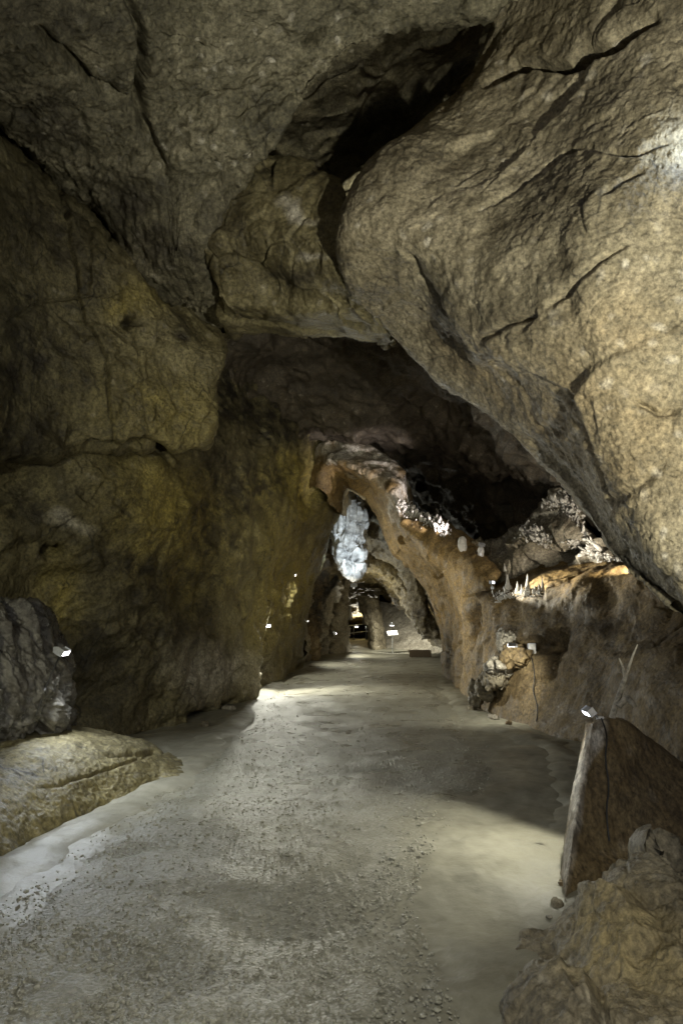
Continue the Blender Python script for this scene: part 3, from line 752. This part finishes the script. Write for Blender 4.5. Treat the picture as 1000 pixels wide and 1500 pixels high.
# low ledge in front of the left wall
o = loft('low_rock_ledge', [
    [P(-330,1130,5.6), P(0,1063,7.4), P(60,1062,7.7), P(110,1066,7.9), P(160,1074,8.1), P(215,1086,8.2), P(255,1112,8.1), P(272,1128,7.8)],
    [P(-330,1160,4.9), P(0,1080,6.7), P(60,1076,7.0), P(110,1078,7.3), P(160,1086,7.5), P(212,1100,7.7), P(248,1122,7.7), P(268,1134,7.6)],
    [P(-330,1230,4.2), P(0,1105,6.1), P(60,1100,6.4), P(105,1102,6.7), P(150,1110,7.0), P(200,1118,7.3), P(240,1132,7.45), P(262,1140,7.5)],
    [P(-330,1330,3.7), P(0,1170,5.4), P(52,1160,5.8), P(95,1155,6.1), P(135,1150,6.5), P(185,1146,6.9), P(228,1146,7.25), P(256,1144,7.4)],
    [P(-330,1480,3.4), P(0,1245,4.95), P(45,1225,5.4), P(90,1205,5.8), P(130,1190,6.2), P(180,1174,6.7), P(222,1158,7.15), P(252,1148,7.35)],
    [G(-330,3.2), G(0,4.75), G(45,5.25), G(90,5.7), G(130,6.1), G(180,6.65), G(222,7.1), G(255,7.4)]],
    M['wall'], [('fbm', 1.0, .08, {'oct': 3}), ('facet', .35, .03, {'warp': .4, 'mask': .8}), ('fbm', .14, .022, {'gain': .6}), ('fbm', .04, .006)], px=1.4,
    wrap={'t': [(0, 12, .9), (0, 25, 1.6)], 'r': [(-5, 4, .4), (-14, 10, .9)]},
    cuts=[([(60, 1150), (150, 1128), (215, 1108), (260, 1100)], 2, .035), ([(150, 1100), (200, 1104), (240, 1100)], 4, .06)],
    ochre=[(120, 1180, 150, 60, -15, .2)])
tag(o, 'low sloping brown rock ledge along the left edge of the path', 'rock')
FLUTED = o = loft('fluted_rock', [
    [P(-330,870,4.2), P(0,895,6.6), P(30,893,6.9), P(52,900,7.3), P(60,905,7.8)],
    [P(-330,930,4.1), P(0,930,6.4), P(35,930,6.7), P(64,936,7.1), P(74,942,7.7)],
    [P(-330,980,4.1), P(0,965,6.4), P(40,965,6.7), P(76,965,7.1), P(90,968,7.7)],
    [P(-330,1030,4.1), P(0,1010,6.3), P(40,1010,6.6), P(80,1012,7.0), P(95,1015,7.7)],
    [P(-330,1080,4.2), P(0,1050,6.3), P(40,1046,6.7), P(80,1045,7.1), P(98,1046,7.8)],
    [P(-330,1150,4.4), P(0,1082,6.6), P(40,1075,7.0), P(80,1072,7.4), P(100,1070,8.0)]],
    M['wet'], [('fbm', .9, .10, {'oct': 3}), ('ridge', .24, .20, {'dir': (.55, .2, -.8), 'k': 4, 'oct': 3}), ('facet', .25, .03), ('fbm', .06, .012)], px=1.4,
    wrap={'r': [(-4, 0, .8), (-12, 0, 2)], 't': [(0, 8, .8), (0, 14, 2)]}, stains=[(0, 930, 80, 60, 0, .9), (20, 1000, 50, 50, 0, .6)])
tag(o, 'dark fluted wet rock carrying a lamp, standing on the low ledge', 'rock')

# slab leaning in on the right of the path
def slab_rows():
    front = [[P(868,1060,5.2), P(877,1056,5.26), P(905,1054,5.4), P(950,1082,5.6), P(1000,1122,5.75), P(1160,1260,5.8)],
             [P(858,1110,5.05), P(867,1109,5.11), P(900,1106,5.25), P(950,1122,5.45), P(1010,1150,5.6), P(1160,1290,5.7)],
             [P(847,1170,4.85), P(856,1170,4.91), P(895,1170,5.05), P(950,1180,5.25), P(1020,1200,5.4), P(1160,1330,5.5)],
             [P(837,1235,4.62), P(846,1236,4.68), P(885,1240,4.85), P(945,1250,5.05), P(1020,1260,5.2), P(1160,1380,5.3)],
             [G(829,4.42,.0), G(838,4.48,.0), G(880,4.65,.0), G(940,4.85,.0), G(1020,5.0,.0), G(1160,5.1,.0)],
             [G(826,4.36), G(836,4.42), G(878,4.6), G(938,4.8), G(1020,4.95), G(1160,5.05)]]
    return front
LSLAB = o = loft('leaning_rock_slab', slab_rows(), M['brown'], [('fbm', .9, .02, {'oct': 2}), ('fbm', .12, .010, {'gain': .6}), ('fbm', .03, .004)], px=1.3,
    wrap={'l': [(-3, 0, .05), (-10, 0, .26), (-8, 4, .5), (10, 8, .8)], 't': [(0, -2, .08), (0, -3, .25), (0, 4, .7)]},
    stains=[(940, 1160, 90, 60, 40, .5)], calc=[(866, 1080, 10, 40, 12, .9), (848, 1150, 12, 60, 10, .9), (834, 1240, 10, 70, 8, .7)])
tag(o, 'tall dark brown rock slab with pale edge leaning beside the path', 'rock')
# boulder in the right foreground
o = loft('foreground_boulder', [
    [P(960,1240,3.75), P(985,1254,3.7), P(1010,1288,3.6), P(1100,1326,3.3), P(1260,1426,2.9)],
    [P(935,1248,3.75), P(970,1276,3.5), P(1005,1311,3.3), P(1100,1366,3.0), P(1260,1476,2.7)],
    [P(890,1284,3.75), P(935,1316,3.4), P(985,1356,3.1), P(1090,1426,2.8), P(1260,1546,2.5)],
    [P(850,1321,3.85), P(890,1361,3.35), P(950,1411,3.0), P(1060,1496,2.65), P(1260,1646,2.4)],
    [P(800,1356,3.9), P(840,1406,3.3), P(910,1466,2.9), P(1020,1566,2.55), P(1260,1746,2.3)],
    [P(745,1406,3.6), P(790,1466,3.1), P(860,1536,2.75), P(980,1646,2.4), P(1260,1846,2.2)],
    [G(716,3.2), G(740,2.75), G(800,2.35), G(900,2.0), G(1200,1.8)]],
    M['tunnel'], [('fbm', .7, .09, {'oct': 3}), ('facet', .6, .16, {'warp': .2}), ('facet', .22, .05, {'warp': .3}), ('fbm', .09, .02, {'gain': .6}), ('fbm', .025, .005)], px=1.6,
    wrap={'l': [(4, 6, .25), (14, 14, .7)], 't': [(0, 10, .3), (0, 25, .9)]}, ochre=[(930, 1400, 120, 90, 30, .5)])
tag(o, 'rough grey brown boulder at the foot of the leaning slab', 'rock')

# ------------------------------------------------------------------ lamps
def cyl(bm, a, b, r0, r1=None, n=12, cap=True):
    a = Vector(a); b = Vector(b); d = (b-a); r1 = r0 if r1 is None else r1
    q = d.to_track_quat('Z', 'Y'); va = []; vb = []
    for k in range(n):
        t = 2*math.pi*k/n; c = Vector((math.cos(t), math.sin(t), 0))
        va.append(bm.verts.new(a+q@(c*r0))); vb.append(bm.verts.new(b+q@(c*r1)))
    for k in range(n): bm.faces.new((va[k], va[(k+1) % n], vb[(k+1) % n], vb[k]))
    if cap: bm.faces.new(va[::-1]); bm.faces.new(vb)
def boxm(bm, c, s, rot=None):
    r = bmesh.ops.create_cube(bm, size=1); c = Vector(c)
    for v in r['verts']:
        p = Vector((v.co.x*s[0], v.co.y*s[1], v.co.z*s[2])); v.co = c+(rot@p if rot else p)
    return r['verts']
def bm_obj(name, bm, mat, parent=None, bevel=0):
    if bevel: bmesh.ops.bevel(bm, geom=bm.edges[:], offset=bevel, segments=2, affect='EDGES')
    bmesh.ops.recalc_face_normals(bm, faces=bm.faces[:])
    me = bpy.data.meshes.new(name); bm.to_mesh(me); bm.free(); return link(name, me, mat, parent)
LAMPS = []
def lamp(pos, aim, watts, color=(1, .93, .82), angle=100, blend=.5, size=.11, label=None, mount=(0, .12, 0), lens='lens', radius=.03, name='spot_lamp'):
    """bar-shaped cave lamp: housing, glowing lens, bracket and its light"""
    pos = Vector(pos); aim = Vector(aim); d = (aim-pos).normalized()
    root = empty(name, pos); q = d.to_track_quat('-Z', 'Y'); R = q.to_matrix()
    bm = bmesh.new(); boxm(bm, -d*size*.28, (size*1.35, size*.5, size*.5), R); bm_obj('housing', bm, M['alu'], root, size*.06)
    bm = bmesh.new(); boxm(bm, d*size*.01, (size*1.2, size*.38, size*.06), R); bm_obj('lens', bm, M[lens], root)
    bm = bmesh.new(); mv = Vector(mount); cyl(bm, -d*size*.4, mv, size*.09); boxm(bm, mv, (size*.5, size*.5, size*.5)); bm_obj('bracket', bm, M['alu'], root, size*.03)
    ld = bpy.data.lights.new('lamp_light', 'SPOT'); ld.energy = watts; ld.color = color; ld.spot_size = math.radians(angle); ld.spot_blend = blend; ld.shadow_soft_size = radius
    lo = bpy.data.objects.new('lamp_light', ld); COL.objects.link(lo); lo.parent = root; lo.location = d*size*.12; lo.rotation_euler = q.to_euler()
    tag(root, label, 'lamp', 'cave lamps'); LAMPS.append(root)
    return root
V3 = lambda *a: Vector(P(*a))
COOL = (.74, .88, 1.0); NEUT = (1, .985, .84)
# seen in the photograph
lamp(V3(97,957,6.95), V3(460,1165,6.9), 105, (.88, .95, 1), 174, .5, .12, 'small silver lamp clamped to the dark fluted rock', (-.14, .12, .03))
lamp(V3(858,1045,5.32), V3(640,1220,5.3), 100, NEUT, 104, .5, .09, 'small silver lamp on the top edge of the leaning slab', (.12, .05, -.05), lens='lens_dim')
lamp(V3(430,842,19.6), Vector((2.2, 18.5, 1.2)), 560, NEUT, 172, .7, .26, 'bright bar lamp high on the left cave wall', (-.2, .3, .02))
lamp(V3(391,917,16.8), Vector((.8, 12.5, 0)), 520, NEUT, 150, .7, .15, 'small bar lamp lower on the left cave wall near its buttress', (-.12, .2, .1))
lamp(V3(451,910,24.5), Vector((2.5, 25, 1)), 240, NEUT, 160, .6, .12, 'small lamp on the dark wall past the left buttress', (-.15, .2, .05))
lamp(V3(652,911,19.5), Vector((-.5, 20, .5)), 260, NEUT, 160, .6, .16, 'small lamp on the inner edge of the arch wall', (.15, .2, .05))
lamp(V3(518,856,22.4), V3(511,760,24.2), 230, COOL, 110, .6, .14, 'lamp shining up at the hanging white dripstone', (0, .2, -.1), lens='lens_dim')
lamp(V3(611,914,26.4), Vector((-1, 27, 1.2)), 450, (1, .95, .75), 160, .6, .12, 'small lamp under the overhang before the sign', (.15, .1, .1))
lamp(V3(492,928,31.2), Vector((2, 31, 1.5)), 380, NEUT, 165, .6, .16, 'small lamp on the pale fluted pillar', (-.1, .2, .05))
lamp(V3(574,916,33.9), Vector((2.9, 34.8, 0)), 260, NEUT, 176, .6, .18, 'small lamp on the wall above the sign', (0, .3, .1))
lamp(V3(522,918,41.8), Vector((.9, 41, 3)), 200, (1, .95, .8), 165, .6, .16, 'far lamp behind the handrail', (0, .2, .1))
# further lamps of the cave, with added fill lamps hidden among them
lamp((2.5, .6, 1.2), P(840,320,5.8), 1450, (1, .97, .78), 88, 1.0, .16, 'lamp on the right wall beside the viewer', (.2, 0, -.1))
lamp((-2.6, .4, 2.6), P(310,880,11), 330, (1, .97, .64), 62, 1.0, .16, 'added fill lamp behind the viewer for the left wall', (-.2, 0, -.1))  # added out of view to fill the left wall
lamp((.1, -.6, 3.0), Vector((-.8, 3.6, 0)), 330, NEUT, 75, .9, .16, 'added floor fill lamp over the path behind the viewer', (0, -.2, .1))  # added behind the viewer as fill for the floor
lamp(P(880,735,8.6), P(400,810,16), 420, (1, .97, .66), 56, .9, .14, 'added fill lamp tucked behind the lower edge of the roof slab', (.1, .1, .1))  # added, hidden by the slab, to brighten the receding left wall
lamp(P(722,853,13.0), P(830,846,12.3), 260, (1, .95, .78), 84, .7, .10, 'tiny bluish lamp at the end of the stalagmite ledge', (0, .1, -.1), lens='lens_dim')
lamp(P(704,797,14.2), P(545,690,18), 520, (1, .90, .88), 34, .6, .10, 'lamp on the ridge shining at the pale brow of the arch', (0, .1, -.2))
lamp(P(748,946,10.9), P(712,1010,11.8), 60, NEUT, 160, 1.0, .10, 'lamp behind the small rock pile on the mud slope', (.1, .1, 0), lens='lens_dim')

lamp(P(522,330,9.4), P(540,140,11.6), 150, (1, .95, .7), 150, 1.0, .10, 'added fill lamp behind the crest of the roof slab', (.1, .1, -.1))  # added out of sight to lift the dark recess
lamp(P(1075,190,4.75), P(985,215,5.0), 26, (.7, .84, 1), 120, 1.0, .10, 'cool lamp close to the roof slab beside the viewer', (.1, -.1, .1))
lamp(P(470,452,11), P(530,1015,15), 900, NEUT, 42, 1.0, .12, 'added fill lamp high above the path in front of the arch', (0, .2, .2))  # added and kept out of view to light the path floor

def cable(pts, label, r=.008):
    c = bpy.data.curves.new('cable', 'CURVE'); c.dimensions = '3D'; c.bevel_depth = r; c.bevel_resolution = 2
    sp = c.splines.new('NURBS'); sp.points.add(len(pts)-1); sp.use_endpoint_u = True; sp.order_u = 3
    for k, q_ in enumerate(pts): sp.points[k].co = (*q_, 1)
    me = bpy.data.meshes.new_from_object(bpy.data.objects.new('cable', c))
    o = link('cable', me, M['cable']); tag(o, label, 'cable'); return o
cable([P(91,955,7.05), P(84,968,6.9)] + [surf(a, b, FLUTED)[0]+np.array([0, -.03, 0]) for a, b in ((80, 985), (72, 1005), (66, 1025), (58, 1045))], 'thin black cable running down the fluted rock from its lamp')
cable([P(880,1052,5.1), P(884,1062,5.08)] + [surf(a, b, LSLAB)[0]+np.array([0, -.02, .01]) for a, b in ((890, 1080), (886, 1110), (893, 1150), (887, 1190), (892, 1230))], 'thin black cable hanging down the leaning slab from its lamp', .006)
cable([surf(a, b, SLOPE)[0]+np.array([0, -.03, .01]) for a, b in ((775, 962), (781, 985), (776, 1010), (786, 1035), (782, 1055))], 'thin black cable dropping from the junction box down the mud slope', .008)

lamp(P(925,836,10.6), P(830,775,13.4), 200, (1, .9, .72), 80, .8, .09, 'added fill lamp where the white calcite band meets the roof slab', (.1, .1, -.05), lens='lens_dim')  # added to brighten the peak and its crusts

# ------------------------------------------------------------------ dripstone, crusts and stalagmites
def spire(name, base, h, r, mat, seed, parent=None, n=14, m=14, lean=(0, 0), down=False):
    """a tapered stalagmite (or a hanging drip when down)"""
    rr = np.random.RandomState(seed); base = np.array(base, float)
    t = np.linspace(0, 1, m); prof = r*(1-t)**.75*(.55+.45*(1-t)) + .06*r
    prof *= 1+rr.uniform(-.14, .14, m); prof[-1] = r*.03
    ph = np.linspace(0, 2*math.pi, n, endpoint=False)
    cx = np.cumsum(rr.uniform(-.05, .05, m))*r + lean[0]*t*h; cy = np.cumsum(rr.uniform(-.05, .05, m))*r+lean[1]*t*h
    rad = prof[:, None]*(1+.16*np.sin(ph*3+seed)[None]+rr.uniform(-.1, .1, (m, n)))
    sg = -1 if down else 1
    V = np.stack([cx[:, None]+rad*np.cos(ph), cy[:, None]+rad*np.sin(ph), sg*t[:, None]*h+0*rad], -1)+base
    me = grid_mesh(name, V, closed_u=True, flip=not down)
    for an in ('stain', 'ochre'): me.attributes.new(an, 'FLOAT', 'POINT')
    return link(name, me, mat, parent)
STG = [(742, 862, 22, 11, 'tall white stalagmite with a broad foot at the end of the row on the ledge'), (757, 864, 15, 7, 'blunt white stalagmite next to the broad footed one'),
       (763, 867, 13, 5, 'small pointed stalagmite squeezed between its two larger neighbours'), (771, 864, 24, 8, 'tallest slender white stalagmite in the middle of the ledge row'),
       (781, 866, 11, 5, 'short stubby stalagmite behind the tallest one'), (788, 865, 13, 5, 'thin pale stalagmite near the brown end of the row'), (793, 862, 18, 4, 'needle thin stalagmite ending the row toward the brown rock')]
for k, (a, b_, h, w, lb) in enumerate(STG):
    p, _ = surf(a, b_, SLOPE); k_ = p[1]/1000
    o = spire('stalagmite', p+np.array([0, .05, -.06]), h*k_*1.05+.06, w*k_*.5+.02, M['calcite'], k+3)
    tag(o, lb, 'stalagmite', 'stalagmites on the ledge')
for k, (a, b_, h, w, lb) in enumerate([(736, 832, 12, 5, 'lone white drip knob on the pale rock face above the stalagmites'), (726, 838, 9, 4, 'small white knob beside the lone drip knob')]):
    p, _ = surf(a, b_, LEDGE); k_ = p[1]/1000
    tag(spire('stalagmite', p+np.array([0, -.02, -.03]), h*k_, w*k_*.5, M['calcite'], k+30), lb, 'stalagmite')

def crust(name, spots, owner, mat, seed, label, size=.05, n=160, spread=10):
    """knobbly calcite growth sitting on a rock face along a line of spots"""
    r = np.random.RandomState(seed)
    ico = bmesh.new(); bmesh.ops.create_icosphere(ico, subdivisions=1, radius=1); ico.verts.ensure_lookup_table()
    bv = np.array([v.co[:] for v in ico.verts]); bf = np.array([[v.index for v in f.verts] for f in ico.faces]); ico.free()
    VV = []; FF = []; c = 0
    for i in range(n):
        k = r.randint(0, len(spots)-1) if len(spots) > 1 else 0
        t = r.rand(); a = np.array(spots[k]); b2 = np.array(spots[min(k+1, len(spots)-1)])
        q = a+(b2-a)*t+r.normal(0, 1, 2)*spread*np.array([1, .8])
        p, nn = surf(q[0], q[1], owner, 2)
        if abs(to_px(p[None])[0][0]-q).max() > 6: continue
        sz = size*r.gamma(2.5, .4)
        d = nn*1.0+r.normal(0, .6, 3)+np.array([0, -.2, .5]); d /= np.linalg.norm(d)
        L = r.uniform(1., 3.2)
        v = bv*(1+r.uniform(-.3, .3, (len(bv), 1)))*sz
        v = v+np.outer(v@d, d)*(L-1)+p+d*sz*L*.6
        VV.append(v); FF.append(bf+c); c += len(bv)
    V = np.concatenate(VV); F = np.concatenate(FF)
    me = bpy.data.meshes.new(name); me.from_pydata(V.tolist(), [], F.tolist()); me.update()
    for f in me.polygons: f.use_smooth = True
    for an in ('stain', 'ochre'): me.attributes.new(an, 'FLOAT', 'POINT')
    o = link(name, me, mat); tag(o, label, 'calcite crust', kind='stuff'); return o
crust('calcite_crust', [(590, 742), (612, 752), (640, 768), (655, 778)], ARCH, M['calcite'], 1, 'feathery white calcite crust along the crest beside the arch brow', .016, 700, 5)
crust('calcite_crust', [(805, 740), (822, 728), (835, 745), (845, 758)], LEDGE, M['calcite'], 2, 'branching white calcite crust on the peak above the ledge', .014, 420, 6)
crust('calcite_crust', [(770, 775), (785, 785), (800, 795)], LEDGE, M['calcite'], 3, 'white knobbly calcite patch below the peak', .014, 360, 6)
crust('calcite_crust', [(836, 798), (860, 806), (880, 818), (910, 826)], LEDGE, M['calcite'], 4, 'white calcite band running toward the roof slab', .014, 420, 4)
crust('calcite_crust', [(846, 760), (858, 785), (872, 806)], LEDGE, M['calcite'], 6, 'thin white calcite trickle down from the peak', .013, 160, 2)
crust('calcite_crust', [(725, 876), (745, 870), (790, 868)], SLOPE, M['calcite'], 5, 'white crumbs spread around the stalagmite feet', .010, 260, 4)
for k, (a, b_, s_) in enumerate([(681, 795, .16), (702, 806, .11)]):
    p, _ = surf(a, b_, ARCH, 6)
    o = rock_body('white_stone', p+np.array([0, 0, .03]), (s_*.6, s_*.6, s_*1.2), M['calcite'], [('facet', .15, .03)], k, 40)
    tag(o, ('larger', 'smaller')[k]+' white stone perched on the dark ridge above the arch wall', 'rock')

# hanging white dripstone beyond the arch
o = loft('hanging_dripstone', [
    [P(498,708,24.9), P(503,706,24.7), P(508,706,24.7), P(514,708,24.7), P(519,712,24.9)],
    [P(497,726,24.7), P(503,722,24.3), P(510,722,24.1), P(519,726,24.3), P(526,732,24.8)],
    [P(491,752,24.6), P(499,750,24.1), P(510,750,23.9), P(523,752,24.1), P(534,754,24.7)],
    [P(490,776,24.6), P(498,776,24.1), P(510,776,24.0), P(522,776,24.15), P(534,774,24.7)],
    [P(494,796,24.6), P(501,798,24.2), P(511,800,24.2), P(522,798,24.3), P(531,794,24.7)],
    [P(493,812,24.6), P(502,816,24.2), P(512,818,24.4), P(524,816,24.2), P(537,812,24.7)],
    [P(500,830,24.6), P(507,834,24.2), P(515,836,24.3), P(524,834,24.2), P(534,828,24.7)],
    [P(511,846,24.7), P(514,848,24.5), P(517,849,24.4), P(520,848,24.5), P(525,845,24.7)]],
    M['calcite'], [('fbm', .9, .18, {'oct': 2}), ('ridge', .30, .34, {'dir': (.12, 0, 1), 'k': 6, 'oct': 2, 'warp': .2}), ('facet', .5, .08, {'warp': .4}), ('fbm', .15, .03)], px=.55,
    wrap={'l': [(2, 0, .5), (7, 0, 1.2)], 'r': [(-2, 0, .5), (-7, 0, 1.2)], 't': [(0, 4, .6)], 'b': [(0, -4, .6)]},
    stains=[(513, 795, 9, 30, 3, .8), (524, 738, 8, 14, 30, .9), (530, 785, 6, 12, 0, .8), (515, 822, 7, 8, 0, .95)])
tag(o, 'bluish white dripstone curtain hanging beyond the arch', 'dripstone')

# ------------------------------------------------------------------ fittings
def beam(name, pts, r, mat, parent=None, n=8):
    bm = bmesh.new()
    for a, b2 in zip(pts[:-1], pts[1:]): cyl(bm, a, b2, r, n=n)
    return bm_obj(name, bm, mat, parent)
HR = empty('handrail', G(530, 41, .4)); tag(HR, 'grey steel handrail across the dark opening at the passage end', 'handrail')
def hr(o): o.location = -HR.location; return o
for a, y0, y1 in ((507, 918, 942), (518, 916.5, 940), (536, 914.5, 937.5), (553, 912, 936)):
    hr(beam('post', [P(a, y0, 41), P(a, y1+1, 41)], .028, M['steel'], HR))
hr(beam('rail', [P(507, 917.5, 41), P(554, 911.5, 41)], .028, M['steel'], HR))
hr(beam('rail', [P(507, 928.5, 41), P(554, 922.5, 41)], .022, M['steel'], HR))
SG = empty('information_sign', G(574, 34, gz(2.5, 34.0).item())); tag(SG, 'small white sign panel on a thin post beside the passage', 'sign')
sb = Vector(P(574.5, 928, 34)); z0 = float(gz(sb.x, 34.))
for nm, f in (('post', 0), ('panel', 1), ('frame', 2)):
    bm = bmesh.new()
    if f == 0: cyl(bm, (0, .02, 0), (0, .02, sb.z-z0), .022)
    elif f == 1: boxm(bm, (0, 0, sb.z-z0+.03), (.52, .34, .012), Matrix.Rotation(math.radians(38), 3, 'X')@Matrix.Rotation(math.radians(8), 3, 'Z'))
    else: boxm(bm, (0, .012, sb.z-z0+.015), (.55, .37, .014), Matrix.Rotation(math.radians(38), 3, 'X')@Matrix.Rotation(math.radians(8), 3, 'Z'))
    bm_obj(nm, bm, M['white'] if f == 1 else M['steel'], SG)
SG.location = (sb.x, 34, z0)
PL = empty('wooden_platform', (3.4, 30.5, float(gz(3.4, 30.5)))); tag(PL, 'low weathered wooden step platform against the right wall', 'platform')
for k in range(4):
    bm = bmesh.new(); boxm(bm, (0, -.3+k*.2, .27), (.95, .185, .04)); bm_obj('plank', bm, M['wood'], PL, .005)
for k in (-1, 1):
    bm = bmesh.new(); boxm(bm, (k*.36, 0, .12), (.07, .72, .26)); bm_obj('bearer', bm, M['wood'], PL, .005)
bm = bmesh.new(); boxm(bm, (0, -.41, .13), (.95, .03, .24)); bm_obj('front_board', bm, M['wood'], PL, .004)

# rocks heaped on the foot of the mud slope
PILE = [(742, 940, 16, 26, .16, 'grey', 'upright wet rock topping the heap, lit bluish by its lamp'), (752, 960, 20, 26, .2, 'brown', 'brown knobbly rock propping up the heap'),
        (731, 978, 34, 18, .22, 'grey', 'pale flat stone lying across the heap'), (728, 996, 28, 20, .2, 'tunnel', 'grey crumbling stone under the pale flat one'),
        (713, 1006, 28, 22, .22, 'tunnel', 'tan block leaning out of the heap'), (696, 1018, 14, 30, .14, 'tunnel', 'narrow standing stone at the foot of the heap')]
for k, (a, b_, w, h, dep, mt, lb) in enumerate(PILE):
    p, _ = surf(a, min(b_, 1015), SLOPE, 3); k_ = p[1]/1000
    o = rock_body('heaped_rock', P(a, b_, p[1]-.22), (w*k_*.62, dep*1.2, h*k_*.62), M[mt], [('facet', .13, .06), ('facet', .26, .14), ('fbm', .06, .03)], k, 90, rot=k*.8)
    tag(o, lb, 'rock')
p, nn = surf(775, 948, SLOPE)
BX = empty('junction_box', p+np.array([0, -.08, 0])); tag(BX, 'pale grey junction box fixed on the dark mud slope', 'junction box')
bm = bmesh.new(); boxm(bm, (0, 0, 0), (.13, .07, .2)); bm_obj('casing', bm, M['boxgrey'], BX, .008)
bm = bmesh.new(); boxm(bm, (0, -.039, .0), (.11, .012, .17)); bm_obj('cover', bm, M['white'], BX, .003)
bm = bmesh.new(); cyl(bm, (0, 0, -.1), (0, .02, -.17), .018); bm_obj('cable_gland', bm, M['black'], BX)

# forked prong standing on the slab's top edge
def tube(name, chains, mat, seed=1):
    bm = bmesh.new(); r = random.Random(seed)
    for pts in chains:
        for (a, ra), (b2, rb) in zip(pts[:-1], pts[1:]): cyl(bm, a, b2, ra, rb, 9, True)
    return bm_obj(name, bm, mat)
f = lambda a, b_, Y=5.45: Vector(P(a, b_, Y))
o = tube('forked_prong', [[(f(893, 1062), 0.0263), (f(899, 1040), 0.0225), (f(908, 1012), 0.0195), (f(915, 992), 0.0165), (f(912, 978), 0.0090), (f(906, 964), 0.0045)],
                          [(f(915, 992), 0.0150), (f(921, 975), 0.0105), (f(927, 958), 0.0075), (f(933, 944), 0.0045)],
                          [(f(905, 1035, 5.4), 0.0225), (f(918, 1022, 5.4), 0.0263), (f(930, 1034, 5.3), 0.0150)]], M['grey'])
for an in ('stain', 'ochre'): o.data.attributes.new(an, 'FLOAT', 'POINT')
tag(o, 'pale forked twig-like prong rising from the top of the leaning slab', 'prong')
# pale calcite on the far pillar
for k, (a, b_, h, w) in enumerate([(510, 882, 14, 4), (513, 908, 26, 7), (508, 945, 42, 3.5)]):
    o = spire('calcite_drip', P(a, b_, 34.6), h*.0346, w*.0346*.5, M['calcite'], 80+k)
    tag(o, ('short white drip at the top of the far pillar', 'broad pale green drip mound beside the far pillar', 'long thin white drip line down the far pillar')[k], 'dripstone')

# loose stones at the foot of the rocks
rs = random.Random(12)
WHERE = {'s': 'small angular stone lying at the foot of the leaning slab', 'h': 'loose stone fallen at the foot of the rock heap', 'w': 'loose stone lying where the left wall meets the floor'}
for k, (a, Y, r, w) in enumerate([(815, 4.3, .03, 's'), (803, 4.1, .02, 's'), (822, 4.6, .022, 's'), (690, 12.6, .09, 'h'), (722, 11.7, .07, 'h'), (745, 11.1, .05, 'h'), (300, 11.0, .07, 'w'), (335, 12.6, .08, 'w'), (365, 13.8, .06, 'w')]):
    x = (a-500)/1000*(Y*CT-1.6*ST)
    o = rock_body('loose_stone', (x, Y, float(gz(x, Y))+r*.45), (r*rs.uniform(.9, 1.5), r*rs.uniform(.8, 1.3), r*rs.uniform(.55, .9)), M[('tunnel', 'grey', 'brown')[k % 3]], [('facet', .07, .03), ('fbm', .04, .008)], k, 36, rot=rs.uniform(0, 6))
    tag(o, {.03: 'largest ', .02: 'smallest ', .022: 'middling ', .09: 'largest ', .05: 'smallest ', .08: 'largest ', .06: 'smallest '}.get(r, 'middling ')+WHERE[w], 'stone', {'s': 'stones by the slab', 'h': 'stones by the heap', 'w': 'stones by the left wall'}[w])
